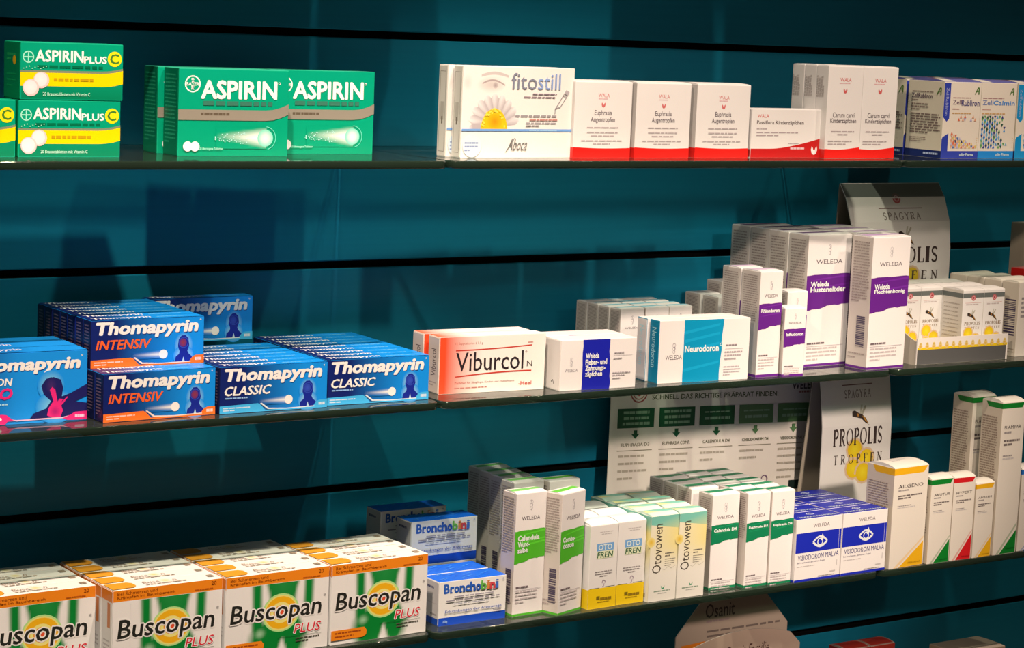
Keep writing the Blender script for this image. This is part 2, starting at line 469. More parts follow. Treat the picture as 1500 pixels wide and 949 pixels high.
# ---- green tablet carton with the silver stripe
def d_tablets():
    W, D, H = .1205, .0365, .0872
    s = Sheet(W, D, H); g = K(0, 150, 104); s.body({'*': g, 'L': K(0, 100, 62), 'T': K(60, 175, 130)})  # left side is the same green with painted shade
    s.grid('F', .01, .01, .99, .99, 4, 4, lambda u, v: mixc(K(0, 138, 90), K(0, 152, 108), .3+.7*v))
    w = K(252, 238, 214)
    cx, cy = .125, .825
    s.ring('F', cx, cy, .082, .097, w); cap(s, 'F', 'BAYER', cx-.055, cy-.018, cx+.055, cy+.018, w, .02)
    for dy, t in ((.055, 'B'), (.03, 'A'), (-.03, 'E'), (-.055, 'R')):
        cap(s, 'F', t, cx-.012, cy+dy-.011, cx+.012, cy+dy+.011, w, .02)
    cap(s, 'F', 'ASPIRIN', .205, .665, .885, .865, w, .032)
    s.ring('F', .91, .85, .008, .014, w)
    s.greek('F', .22, .635, .87, 1, .1, .05, K(60, 110, 84), 3)
    up = lambda b: (lambda u: b + .075*max(0, (u-.80)/.2)**1.8)
    s.band('F', up(.415), up(.535), K(146, 126, 104))
    s.greek('F', .2, .50, .47, 1, .1, .03, K(100, 80, 60), 7)
    # comet of white grain
    def comet(u, v):
        t = (u-.34)/.46
        core = max(0, 1-abs(v-.215-.02*(1-t))/(.03+.095*max(0, t))) if 0 <= t <= 1 else 0
        return mixc(mixc(K(0, 138, 90), K(0, 152, 108), .3+.7*v), w, core*1.4*max(0, t)**1.1)
    s.grid('F', .34, .09, .80, .34, 26, 12, comet)
    s.disc('F', .78, .215, .088, w, w); s.disc('F', .79, .215, .10, w, K(120, 200, 160))
    s.ring('F', .79, .215, .128, .136, K(110, 205, 165), -1.3, 1.5)
    rd = random.Random(4)
    for i in range(60):
        t = rd.random(); s.disc('F', .32+.3*t, .215+rd.uniform(-1, 1)*(.03+.05*t), .006, K(190, 225, 200), n=5)
    for u in (.085, .15):
        s.disc('F', u, .115, .057, w, K(245, 225, 205))
    cap(s, 'F', '20 überzogene Tabletten', .19, .07, .40, .105, K(180, 225, 190), .01)
    f = end_flap(W, D, H, K(0, 100, 62))
    f.greek('L', .12, .93, .88, 18, .045, .018, K(40, 140, 95), 5)
    return Kind('tablet_carton', W, D, H, s, [('end_flap', f)], M_GLOSS)
k = d_tablets()
G = 'green cartons with a silver stripe'
k.put(-.3540, -.1690, Z1, -2.2, 'left green carton with silver stripe and white comet, front one of its row', G)
k.put(-.3585, -.1300, Z1, -3, 'green carton of which only the side shows, behind the left silver-striped carton', G)
k.put(-.2322, -.1345, Z1, -1.1, 'right green carton with silver stripe, its left edge hidden by its neighbour', G)

# ---- eye drop carton with the daisy
def d_daisy():
    W, D, H = .1495, .0170, .0980
    s = Sheet(W, D, H); c = K(252, 226, 202); s.body({'*': c, 'T': K(255, 240, 225), 'L': K(235, 212, 188)})  # cream darkened on the left end as painted shade
    # soft sketch of an eye
    def eye(u, v):
        d = math.hypot((u-.25)/.13, (v-.80)/.085); e = math.hypot((u-.04)/.05, (v-.82)/.1)
        return mixc(c, K(205, 176, 158), max(0, 1-d)**.7*.8 + max(0, 1-e)*.5)
    s.grid('F', .005, .62, .44, .95, 22, 12, eye)
    s.band('F', lambda u: .79+.05*sin((u-.15)/.22*pi), lambda u: .805+.055*sin((u-.15)/.22*pi), K(186, 156, 142), .17, .37)
    s.disc('F', .285, .795, .035, K(170, 140, 130), K(214, 186, 168))
    s.band('F', lambda u: .88+.03*sin((u-.15)/.25*pi), lambda u: .905+.04*sin((u-.15)/.25*pi), K(216, 188, 170), .16, .4)
    # daisy
    for a in range(-4, 6):
        t = pi/2 + a*.34; L = .40; r0 = .10
        u0, v0 = .285+cos(t)*r0*H/W, .36+sin(t)*r0
        dx, dy = cos(t), sin(t); px, py = -dy, dx
        pts = []
        for q, wd in ((0, .02), (.35, .045), (.75, .055), (1, .02)):
            pts.append((q, wd))
        P = [(u0+(dx*q*L*.62+px*wd)*H/W, v0+dy*q*L*.62+py*wd) for q, wd in pts] + [(u0+(dx*q*L*.62-px*wd)*H/W, v0+dy*q*L*.62-py*wd) for q, wd in pts[::-1]]
        P = [(max(.004, min(.99, a_)), max(.305, b_)) for a_, b_ in P]
        s.poly('F', P, [K(250, 226, 206) if i in (3, 4) else K(196, 170, 158) for i in range(8)])
    n = 24
    s.poly('F', [(.285+.118*cos(pi*i/n), .305+.235*sin(pi*i/n)) for i in range(n+1)], K(246, 186, 20))
    s.disc('F', .29, .40, .10, K(236, 140, 10), K(246, 180, 20), ry=.09)
    rd = random.Random(2)
    for i in range(40):
        t = rd.uniform(.1, 3.0); r = rd.uniform(.8, 1.02)
        s.disc('F', .285+.115*cos(t)*r, .305+.23*sin(t)*r, .012, K(252, 214, 70), n=6)
    s.rect('F', 0, .295, .995, .32, K(126, 160, 200)); s.greek('F', .6, .312, .86, 1, .1, .012, K(170, 195, 220), 4)
    cap(s, 'F', 'fito', .425, .755, .655, .935, K(138, 130, 134), 0)
    cap(s, 'F', 'still', .665, .755, .87, .935, K(146, 158, 190), 0)
    s.greek('F', .62, .715, .86, 1, .1, .014, K(150, 120, 120), 5); s.greek('F', .54, .68, .86, 1, .1, .014, K(160, 130, 125), 6)
    s.greek('F', .47, .475, .86, 1, .1, .02, K(170, 150, 140), 7); s.greek('F', .60, .435, .86, 1, .1, .02, K(214, 140, 120), 8)
    s.greek('F', .57, .395, .86, 2, .03, .014, K(180, 160, 150), 9)
    s.line('F', [(.83, .55), (.855, .60), (.90, .70), (.93, .68), (.875, .57), (.83, .55)], .008, K(150, 130, 125))
    s.poly('F', [(.905, .72), (.94, .695), (.955, .735), (.925, .76)], K(190, 165, 155)); s.line('F', [(.83, .55), (.828, .49)], .008, K(150, 140, 135))
    cap(s, 'F', 'Aboca', .405, .085, .585, .215, K(120, 108, 98), -.008, shear=.5)
    s.line('F', [(.395, .07), (.42, .12), (.47, .22)], .008, K(120, 108, 98))
    s.disc('F', .095, .135, .125, K(214, 214, 216), K(218, 214, 212)); s.greek('F', .03, .175, .15, 3, .04, .018, K(150, 150, 170), 3)
    f = end_flap(W, D, H, K(224, 200, 175))
    f.line('L', [(.2, .06), (.8, .06), (.8, .93), (.2, .93), (.2, .06)], .006, K(150, 130, 112)); f.rect('L', .3, .4, .66, .6, K(190, 168, 146)); f.rect('L', .42, .36, .56, .44, K(120, 100, 82))
    return Kind('eye_drops_carton', W, D, H, s, [('end_flap', f)])
k = d_daisy()
k.put(-.0370, -.1940, Z1, 2.6, 'large cream carton with a daisy and thin grey lettering, the front one', 'daisy cartons')
k.put(-.0440, -.1755, Z1, 2.6, 'cream carton of which only the narrow side shows, behind the daisy carton', 'daisy cartons')

RED = K(250, 26, 16)
def goblet(s, u, v, h, col, F='F'):
    w, hh = s.size(F); a = h*hh/w
    s.poly(F, [(u-.42*a, v+.5*h), (u-.2*a, v+.3*h), (u-.12*a, v+.05*h), (u+.12*a, v+.05*h), (u+.2*a, v+.3*h), (u+.42*a, v+.5*h), (u+.5*a, v+.1*h), (u+.36*a, v-.35*h), (u+.12*a, v-.5*h), (u-.12*a, v-.5*h), (u-.36*a, v-.35*h), (u-.5*a, v+.1*h)], col)
def d_drops():
    W, D, H = .0790, .046, .0842
    s = Sheet(W, D, H); s.body({'*': WHITE, 'L': K(236, 208, 186)})  # left face of the white card carries painted shade
    low = lambda u: 0.002
    s.band('F', low, lambda u: .145-.012*sin(u*pi)-.01*u, RED)
    s.rect('L', 0, .002, 1, .14, RED)
    cap(s, 'F', 'WALA', .405, .80, .60, .85, K(226, 120, 110), .01); s.greek('F', .41, .785, .60, 1, .1, .012, K(236, 170, 160), 2)
    goblet(s, .50, .70, .065, K(226, 110, 100))
    cap(s, 'F', 'Euphrasia', .35, .545, .65, .63, K(112, 92, 92), .006); cap(s, 'F', 'Augentropfen', .29, .46, .71, .54, K(112, 92, 92), .006)
    s.greek('F', .2, .41, .8, 1, .1, .016, K(196, 168, 156), 5, 'c'); s.greek('F', .2, .345, .8, 2, .045, .016, K(196, 168, 156), 6, 'c'); s.greek('F', .12, .235, .86, 2, .04, .016, K(196, 168, 156), 7, 'c')
    f = top_flap(W, D, H, lambda u, v: K(255, 236, 222))
    return Kind('eye_drops_carton', W, D, H, s, [('top_flap', f)])
k = d_drops(); G = 'white cartons with a red foot, three alike'
k.put(.1105, -.1920, Z1, .5, 'white carton with red foot right beside the daisy carton', G)
k.put(.1945, -.1930, Z1, 1.5, 'middle one of three alike white cartons with a red foot', G)
k.put(.2835, -.1895, Z1, .3, 'third white red-footed carton from the daisy carton, beside the low wide one', G)

def d_kids():
    W, D, H = .1085, .030, .0574
    s = Sheet(W, D, H); s.body({'*': WHITE})
    s.band('F', lambda u: .004, lambda u: .19+.22*max(0, (u-.30)/.7)**1.5, K(212, 22, 20))
    cap(s, 'F', 'WALA', .075, .82, .235, .89, K(226, 100, 90), .01)
    cap(s, 'F', 'Passiflora Kinderzäpfchen', .07, .665, .735, .765, K(90, 66, 62), .012)
    s.greek('F', .07, .61, .24, 1, .1, .028, K(196, 168, 156), 2); s.greek('F', .07, .53, .68, 2, .06, .022, K(190, 160, 150), 3); s.greek('F', .53, .31, .68, 1, .1, .022, K(200, 170, 160), 4)
    s.greek('F', .56, .215, .78, 1, .1, .035, K(250, 190, 180), 5)
    goblet(s, .905, .155, .17, K(255, 226, 210))
    f = end_flap(W, D, H, K(238, 212, 192))  # white end flap toned down, shade put into its colour
    f.rect('L', .02, .02, .98, .18, K(200, 30, 24))
    return Kind('suppository_carton', W, D, H, s, [('end_flap', f)])
d_kids().put(.3672, -.1885, Z1, .3, 'low wide white carton with a red swoosh rising to a white emblem')

def d_caraway():
    W, D, H = .0555, .0212, .1098
    s = Sheet(W, D, H); s.body({'*': WHITE, 'L': K(238, 212, 190)})  # white card and red foot painted darker on the left for shade
    s.band('F', lambda u: .002, lambda u: .105-.012*sin(u*pi*1.2)+.012*u, RED); s.rect('L', 0, .002, 1, .10, K(225, 24, 16))
    cap(s, 'F', 'WALA', .34, .835, .66, .875, K(222, 100, 92), .01); s.greek('F', .32, .82, .68, 1, .1, .01, K(236, 170, 160), 2)
    goblet(s, .50, .735, .055, K(222, 96, 86))
    cap(s, 'F', 'Carum carvi', .18, .445, .80, .50, K(106, 86, 84), .008); cap(s, 'F', 'Kinderzäpfchen', .12, .375, .86, .435, K(106, 86, 84), .008)
    s.greek('F', .12, .30, .85, 2, .032, .013, K(190, 162, 150), 5, 'c'); s.greek('F', .08, .195, .85, 2, .032, .013, K(190, 162, 150), 6)
    s.greek('L', .66, .13, .9, 7, .09, .05, K(176, 150, 134), 4, vert=True)
    f = top_flap(W, D, H, lambda u, v: K(255, 238, 224), .0008)
    return Kind('suppository_carton', W, D, H, s, [('top_flap', f)])
k = d_caraway(); G = 'tall white cartons with a red foot'
k.row(3, .4735, -.1975, Z1, 0, 'tall narrow white carton with red foot, left one of the tall pair', 'tall white red-footed cartons', G, .0006, .15)
k.row(2, .5295, -.1970, Z1, -1.5, 'tall narrow white carton with red foot, right one of the tall pair', 'right-hand tall red-footed cartons', G, .0010, .1, 5)

# ---- cell preparations
def a_mark(s, F, u, v, h, col):
    w, hh = s.size(F); a = h*hh/w
    s.line(F, [(u-.5*a, v-.5*h), (u+.1*a, v+.5*h), (u+.3*a, v+.5*h)], .016, col); s.line(F, [(u+.3*a, v+.5*h), (u+.3*a, v-.5*h)], .02, col); s.line(F, [(u-.3*a, v-.1*h), (u+.2*a, v)], .012, col)
def d_cell(blue, tris, t2, strip):
    W, D, H = .0640, .0630, .0950
    s = Sheet(W, D, H); c = K(244, 214, 184); tan = K(236, 208, 172)
    s.body({'*': c, 'L': tan, 'T': K(240, 216, 188)})
    s.rect('F', 0, .002, 1, .10, blue); s.rect('L', 0, .002, 1, .10, K(26, 40, 92) if strip else blue)
    x0 = 0
    if strip:
        x0 = .2
        s.poly('F', [(0, .54), (.10, .48), (.165, .52), (.165, .985), (0, .985)], blue); s.poly('F', [(0, .002), (.17, .002), (.17, .33), (.02, .28), (0, .25)], blue)
        s.text('F', 'ZellRubliron', .05, .56, .12, .92, K(180, 170, 190), .0, vert='down')
    u = lambda a: x0 + (1-x0)*a
    s.greek('F', u(.05), .80, u(.7), 1, .1, .014, K(180, 130, 120), 5)
    cap(s, 'F', 'Zell', u(.05), .705, u(.34), .765, K(110, 120, 160) if not strip else K(120, 84, 96), .015); cap(s, 'F', t2, u(.35), .69 if strip else .705, u(.95), .765, K(60, 130, 190) if not strip else K(70, 60, 110), .015)
    s.greek('F', u(.05), .655, u(.3), 1, .1, .014, K(214, 150, 130), 6); s.greek('F', u(.05), .60, u(.72), 1, .1, .016, K(220, 160, 100), 7)
    a_mark(s, 'F', u(.86), .885, .085, K(86, 116, 50))
    rd = random.Random(11 if strip else 5)
    for i in range(13):
        for j in range(12):
            a, b = (i+.5)/13, (j+.5)/12
            if strip:
                if not (b < .48*(1-a)+.08*rd.random() or (b > .82 and rd.random() < .45)): continue
            elif rd.random() < max(0, a-.42)*2.2: continue
            x, y, r = u(.04+.9*a), .135+.43*b, .031
            d = 1 if (i+j) % 2 else -1
            s.poly('F', [(x-r, y-d*r*.6), (x+r, y-d*r*.6), (x, y+d*r*.75)], rd.choice(tris), False)
    s.lay += 1
    cap(s, 'F', 'adler Pharma', .5, .035, .88, .072, K(226, 226, 236), .02)
    for j in range(5): s.disc('F', .95, .15+.03*j, .006, K(230, 170, 90), n=6)
    s.greek('L', .12, .86, .72, 1, .1, .012, K(150, 120, 100), 8); cap(s, 'L', 'ZellRubliron', .11, .77, .68, .83, K(96, 70, 80), .015)
    s.greek('L', .11, .75, .3, 1, .1, .015, K(150, 120, 100), 8); s.greek('L', .11, .70, .6, 3, .035, .016, K(140, 112, 94), 9); s.greek('L', .11, .57, .95, 8, .034, .017, K(134, 106, 90), 10); s.greek('L', .11, .26, .6, 3, .025, .01, K(160, 130, 110), 11)
    a_mark(s, 'L', .87, .87, .09, K(86, 116, 40)); s.greek('L', .52, .07, .95, 1, .1, .025, K(190, 190, 205), 12)
    def top(uu, v):
        b = .38+.22*sin(uu*3.1)
        return K(120, 66, 60) if abs(v-b) < .09 else (K(110, 100, 150) if v < b and uu > .3 else K(240, 214, 184))
    f = top_flap(W, D, H, top, .003, 16, 14)
    return Kind('tonic_carton', W, D, H, s, [('top_flap', f)])
warm3 = [K(230, 110, 70), K(240, 190, 90), K(60, 60, 90), K(190, 170, 190), K(235, 160, 120), K(90, 110, 160)]
cool3 = [K(40, 100, 180), K(60, 140, 190), K(40, 80, 60), K(60, 60, 120), K(120, 170, 190), K(110, 160, 90)]
kr = d_cell(K(50, 62, 150), warm3, 'Rubliron', True); kb = d_cell(K(30, 130, 190), cool3, 'Calmin', False); kn = d_cell(K(20, 140, 185), cool3, 'Calmin', True)
G = 'cartons with coloured triangle patterns'
kr.row(2, .6640, -.1985, Z1, .3, 'cream carton with violet strip and warm-coloured triangles', 'violet-strip triangle cartons', G, .004, .1)
kb.row(2, .7300, -.1965, Z1, 1.0, 'cream carton with light blue foot and blue triangles', 'light-blue-footed triangle cartons', G, .004, .1)
kn.put(.7975, -.1945, Z1, 1.0, 'light blue edged carton cut off by the right edge on the top shelf', G)

# ================================================================== second row
NAVY = K(22, 34, 92); BLUE = K(24, 138, 206)
def comet_bar(s, u0, u1, v, h, bg):
    w = K(255, 232, 214)
    s.grid('F', u0, v-h, u1, v+h, 14, 6, lambda u, y: mixc(bg(u), w, max(0, 1-abs(y-v)/h/(.45+.5*(u-u0)/(u1-u0)))**1.3*((u-u0)/(u1-u0))**1.1*1.25))
    W, H = s.W, s.H
    s.disc('F', u1, v, h*1.15, w, w)
def figure(s, u, v, h, bg, red, head=None):
    """printed head-and-shoulders seen from behind with a pale halo"""
    w, H = s.size('F'); a = H/w
    halo = K(190, 214, 240)
    s.disc('F', u, v+.62*h, .36*h, halo, bg, ry=.46*h); s.disc('F', u, v+.25*h, .40*h, halo, bg, ry=.38*h)
    n = K(28, 40, 130); n2 = K(60, 80, 170)
    pts = [(-.33, 0), (-.30, .22), (-.17, .32), (-.15, .42), (-.22, .60), (-.19, .84), (-.08, .97), (.06, .98), (.18, .86), (.22, .62), (.15, .42), (.20, .32), (.33, .20), (.36, 0)]
    s.poly('F', [(u, v+.4*h)] and [(u+p[0]*h*a, v+p[1]*h) for p in pts], n)
    s.ring('F', u, v+.72*h, .17*h, .19*h, n2); s.poly('F', [(u-.06*h*a, v), (u, v+.22*h), (u+.07*h*a, v)], K(190, 205, 232))
    s.disc('F', u-.005, v+.72*h, .135*h, red or n2, mixc(n, red or n2, .5), ry=.15*h)
def d_headache(word, wc, band, red):
    W, D, H = .1215, .0190, .0474
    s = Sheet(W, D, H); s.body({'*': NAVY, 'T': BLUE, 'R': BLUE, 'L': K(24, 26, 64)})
    bg = lambda u: mixc(NAVY, BLUE, (u-.22)/.55)
    s.grid('F', .003, .006, .997, .994, 14, 1, lambda u, v: bg(u))
    ww = K(255, 240, 226)
    s.text('F', 'Thomapyrin', .055, .60, .945, .925, K(20, 50, 120), .035, .16); 
    s.text('F', 'Thomapyrin', .050, .62, .940, .945, ww, .045, .16)
    s.ring('F', .965, .94, .008, .016, ww)
    s.text('F', word, .045, .385, .525 if red else .47, .575, wc, .03, .22)
    if not red: s.greek('F', .05, .345, .26, 1, .1, .03, K(150, 175, 215), 3)
    comet_bar(s, .36, .635, .235, .085, bg)
    figure(s, .815, .03, .60, bg(.82), red)
    s.poly('F', [(0, .01), (1, .01), (1, .05), (.42, .04), (.37, .17), (.35, .195), (0, .175)], band)
    s.poly('F', [(.86, .04), (.90, .16), (.93, .185), (1, .185), (1, .04)], band)
    s.poly('F', [(.37, .19), (.44, .055), (.62, .035), (.88, .045), (.88, .065), (.62, .055), (.45, .08), (.385, .2)], mixc(ww, band, .25))
    s.greek('F', .03, .135, .30, 2, .05, .024, mixc(ww, band, .4), 5); s.greek('F', .92, .135, .985, 1, .1, .06, mixc(ww, band, .3), 6)
    t = Sheet(W, D, H); t.lay = 1
    s.grid('T', .004, .01, .996, .99, 10, 1, lambda u, v: mixc(NAVY, BLUE, u*1.9-.2))
    s.text('T', 'Thomapyrin', .05, .18, .55, .82, K(250, 226, 220), .03, .16)
    s.greek('T', .6, .5, .9, 1, .3, .12, K(120, 180, 225), 4)
    f = end_flap(W, D, H, K(26, 26, 60))
    f.greek('L', .22, .9, .8, 12, .066, .03, K(130, 96, 104), 5); f.rect('L', .0, .02, .1, .98, K(40, 52, 120))
    return Kind('tablet_carton', W, D, H, s, [('end_flap', f)], M_GLOSS)
ORANGE = K(255, 112, 36)
ki = d_headache('INTENSIV', K(255, 96, 40), ORANGE, K(150, 52, 60)); kc = d_headache('CLASSIC', K(255, 240, 226), K(70, 170, 220), None)
ki.W = .1215
G = 'blue cartons with an orange foot'
ki.row(8, -.4500, -.2180, Z2, 2, 'lower front blue carton with orange foot, standing on the glass shelf', 'the lower orange-footed blue cartons', G, .0006, .3, 2)
ki.row(7, -.4490, -.1835, Z2+.0476, 0, 'blue carton with orange foot, front one of the upper tier', 'the upper orange-footed blue cartons', G, .0006, .3, 3)
G = 'blue cartons with a light blue foot'
kc.row(7, -.3250, -.2165, Z2, -.5, 'blue carton with light blue foot, front of the left row, right of the orange-footed stack', 'light-blue-footed cartons in the left row', G, .0006, .3, 4)
kc.row(9, -.2005, -.2110, Z2, -1.5, 'blue carton with light blue foot, front of the long right row', 'light-blue-footed cartons in the right row', G, .0004, .2, 5)
kc.put(-.3275, -.0520, Z2+.0477, 0, 'blue carton standing alone on top of the rear of the left light-blue-footed row', G)

def d_tension():
    W, D, H = .1225, .030, .0690
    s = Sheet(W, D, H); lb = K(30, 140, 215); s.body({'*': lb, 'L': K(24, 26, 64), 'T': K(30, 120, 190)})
    bg = lambda u: mixc(NAVY, lb, (u-.0)/.45)
    s.grid('F', .003, .004, .997, .996, 12, 1, lambda u, v: bg(u))
    ww = K(255, 240, 226); mag = K(240, 40, 110)
    s.text('F', 'Thomapyrin', .06, .69, .94, .90, K(20, 60, 130), .035, .16); s.text('F', 'Thomapyrin', .055, .705, .935, .915, ww, .045, .16); s.ring('F', .955, .93, .006, .012, ww)
    s.text('F', 'TENSION', .05, .545, .385, .65, ww, .03, .2); s.text('F', 'DUO', .08, .36, .385, .51, mag, .035, .2); s.greek('F', .06, .30, .36, 1, .1, .022, K(170, 200, 230), 3)
    halo = K(150, 205, 240)
    s.disc('F', .70, .52, .20, halo, lb, ry=.22); s.disc('F', .74, .22, .30, halo, lb, ry=.24)
    n = K(34, 30, 84)
    s.poly('F', [(.52, .05), (.56, .14), (.66, .2), (.70, .30), (.64, .40), (.62, .52), (.66, .62), (.72, .64), (.78, .60), (.80, .48), (.79, .36), (.86, .40), (.998, .52), (.998, .35), (.9, .28), (.998, .25), (.998, .09), (.84, .05)], n)
    s.disc('F', .70, .52, .085, K(70, 40, 90), n, ry=.12)
    s.poly('F', [(.69, .46), (.72, .30), (.68, .20), (.67, .10), (.72, .06), (.78, .07), (.80, .16), (.78, .26), (.80, .32), (.77, .33), (.755, .29), (.735, .46), (.71, .50)], mag)
    s.disc('F', .735, .15, .09, K(180, 30, 100), mag)
    for j in range(4): s.line('F', [(.76+.012*j, .20+.02*j), (.80+.012*j, .29+.02*j)], .016, mag)
    s.poly('F', [(0, .01), (.33, .01), (.35, .05), (.80, .05), (.84, .02), (1, .015), (1, .05), (1, .135), (.90, .13), (.86, .09), (.80, .065), (.42, .055), (.38, .08), (.34, .14), (.30, .15), (0, .14)], mag)
    s.poly('F', [(.38, .075), (.42, .045), (.80, .05), (.85, .085), (.80, .068), (.42, .062)], K(250, 180, 190))
    s.disc('F', .29, .085, .022, ww); s.greek('F', .90, .09, .98, 1, .1, .035, K(250, 190, 200), 4); s.greek('F', .05, .11, .24, 2, .045, .02, ww, 4)
    s.grid('T', .004, .01, .996, .99, 10, 1, lambda u, v: mixc(NAVY, lb, u*1.6)); s.text('T', 'Thomapyrin', .05, .3, .5, .8, K(220, 200, 214), .03, .16)
    f = end_flap(W, D, H, K(26, 26, 60)); f.greek('L', .2, .9, .8, 12, .066, .03, K(130, 96, 104), 5)
    return Kind('tablet_carton', W, D, H, s, [('end_flap', f)], M_GLOSS)
kt = d_tension()
kt.row(3, -.5800, -.1930, Z2, -1.5, 'blue carton with magenta foot and neck figure, cut off by the left edge', 'magenta-footed cartons at the left edge', 'blue cartons with a magenta foot', .0006, .3)

# ---- orange to cream suppository carton
def d_orange():
    W, D, H = .1320, .0255, .0622
    s = Sheet(W, D, H); c = K(255, 226, 200); o = K(255, 74, 34); s.body({'*': c, 'L': K(244, 204, 170)})  # cream left end darkened to stand for shade
    g = lambda u: mixc(o, c, ((u-.06)/.34)**.8 if u > .06 else 0)
    s.grid('F', .003, .006, .997, .994, 20, 1, lambda u, v: g(u)); s.grid('T', .003, .006, .997, .994, 20, 1, lambda u, v: mixc(K(255, 96, 50), K(255, 238, 220), ((u-.03)/.3)**.8 if u > .03 else 0))
    cap(s, 'F', '12 Suppositorien à 1,1 g', .145, .845, .40, .90, K(170, 90, 70), .004); s.greek('F', .83, .865, .88, 1, .1, .02, K(200, 110, 90), 3)
    s.band('F', lambda u: .745+.06*(u-.15)**2*1.6, lambda u: .768+.06*(u-.15)**2*1.6, K(206, 60, 44), .15, .87)
    cap(s, 'F', 'Viburcol', .155, .385, .79, .715, K(46, 32, 34), .005); cap(s, 'F', 'N', .825, .425, .875, .53, K(60, 44, 44), -.004); s.ring('F', .815, .69, .01, .018, K(120, 80, 70))
    s.band('F', lambda u: .285+.055*sin((u-.15)/.72*pi*.6), lambda u: .305+.06*sin((u-.15)/.72*pi*.6), K(206, 60, 44), .15, .87)
    cap(s, 'F', 'Zäpfchen für Säuglinge, Kinder und Erwachsene', .145, .16, .71, .205, K(170, 96, 76), .0); s.greek('F', .145, .105, .46, 1, .1, .018, K(196, 120, 100), 3)
    cap(s, 'F', '-Heel', .75, .095, .875, .165, K(216, 80, 60), .015)
    f = end_flap(W, D, H, K(240, 200, 166)); f.text('L', 'Viburcol', .3, .3, .72, .78, K(90, 60, 50), .0, vert=True); f.greek('L', .2, .2, .8, 2, .05, .02, K(180, 140, 120), 3)
    return Kind('suppository_carton', W, D, H, s, [('end_flap', f)])
k = d_orange(); G = 'orange and cream cartons'
k.put(-.0530, -.1925, Z2, -4, 'orange carton fading to cream with a large black word, the front one', G)
k.put(-.0545, -.1620, Z2, -4.5, 'orange and cream carton standing behind the front orange one', G)

def emblem(s, u, v, h, col, F='F'):
    w, H = s.size(F)
    for dv, r in ((.30, .22), (0, .20), (-.30, .18)):
        s.ring(F, u, v+dv*h, r*h*.72, r*h*.86, col, sy=1.05, n=14)
    s.line(F, [(u, v-.5*h), (u+.1*h*H/w, v), (u-.08*h*H/w, v+.5*h)], .05*h, col)
def weleda(s, u0, v0, u1, v1, F='F', col=None):
    cap(s, F, 'WELEDA', u0, v0, u1, v1, col or K(104, 84, 84), .006)
def brush(s, F, v0, v1, col, slope=0.05, seed=1, u0=0, u1=1):
    """a band with a brushed lower edge"""
    rd = random.Random(seed); n = 12
    e = [v0 + slope*(k/n-.5) + rd.uniform(-.008, .008) for k in range(n+1)]
    t = [v1 + slope*.15*(k/n-.5) + rd.uniform(-.003, .003) for k in range(n+1)]
    for k in range(n):
        a, b = u0+(u1-u0)*k/n, u0+(u1-u0)*(k+1)/n
        s.poly(F, [(a, e[k]), (b, e[k+1]), (b, t[k+1]), (a, t[k])], col, False)
    s.lay += 1
    for j in range(4):
        q = v0+(v1-v0)*rd.uniform(.12, .9); d = (v1-v0)*rd.uniform(.03, .07)
        s.poly(F, [(u0+(u1-u0)*.05, q-.01), (u1, q+slope*.4), (u1, q+slope*.4+d), (u0+(u1-u0)*.3, q+d*.4)], tuple(min(.86, c*1.35+.004) for c in col), False)
    s.lay += 1
VIOLET = K(106, 30, 120); TEAL = K(0, 144, 172); DBLUE = K(28, 32, 150)

def d_fever():
    W, D, H = .1000, .0320, .0565
    s = Sheet(W, D, H); s.body({'*': WHITE, 'L': K(240, 212, 190), 'R': DBLUE})  # left end of the white card tinted darker as painted shade
    weleda(s, .055, .37, .225, .43, col=K(150, 130, 126)); emblem(s, .14, .56, .18, K(190, 168, 160))
    n = 8; rd = random.Random(3)
    L = [.285+rd.uniform(-.004, .004) for _ in range(n+1)]; Rr = [.655-.02*j/n+rd.uniform(-.008, .008) for j in range(n+1)]
    for j in range(n): s.poly('F', [(L[j], .004+.992*j/n), (Rr[j], .004+.992*j/n), (Rr[j+1], .004+.992*(j+1)/n), (L[j+1], .004+.992*(j+1)/n)], DBLUE, False)
    s.lay += 1
    ww = K(250, 232, 226)
    for t, v, r in (('Weleda', .625, .50), ('Fieber- und', .50, .605), ('Zahnungs-', .355, .585), ('zäpfchen', .24, .545)):
        cap(s, 'F', t, .325, v, r, v+(.10 if 'Z' not in t and 'z' not in t else .125), ww, .035)
    s.greek('F', .70, .73, .85, 1, .1, .025, K(190, 165, 155), 2); s.line('F', [(.69, .67), (.94, .67)], .007, K(190, 165, 155)); s.greek('F', .69, .615, .82, 1, .1, .025, K(200, 176, 164), 2)
    s.greek('F', .685, .33, .93, 2, .05, .02, K(196, 170, 160), 4); s.greek('F', .685, .22, .8, 1, .1, .02, K(196, 170, 160), 5)
    f = end_flap(W, D, H, K(240, 212, 190)); f.line('L', [(.45, .15), (.55, .2), (.62, .12)], .02, INK)
    return Kind('suppository_carton', W, D, H, s, [('end_flap', f)])
k = d_fever(); G = 'white cartons with a dark blue panel'
k.put(.0860, -.2215, Z2, -3, 'white carton with dark blue centre panel, the front one', G); k.put(.0900, -.1865, Z2, -4, 'white carton with dark blue side behind the front dark blue panelled one', G)

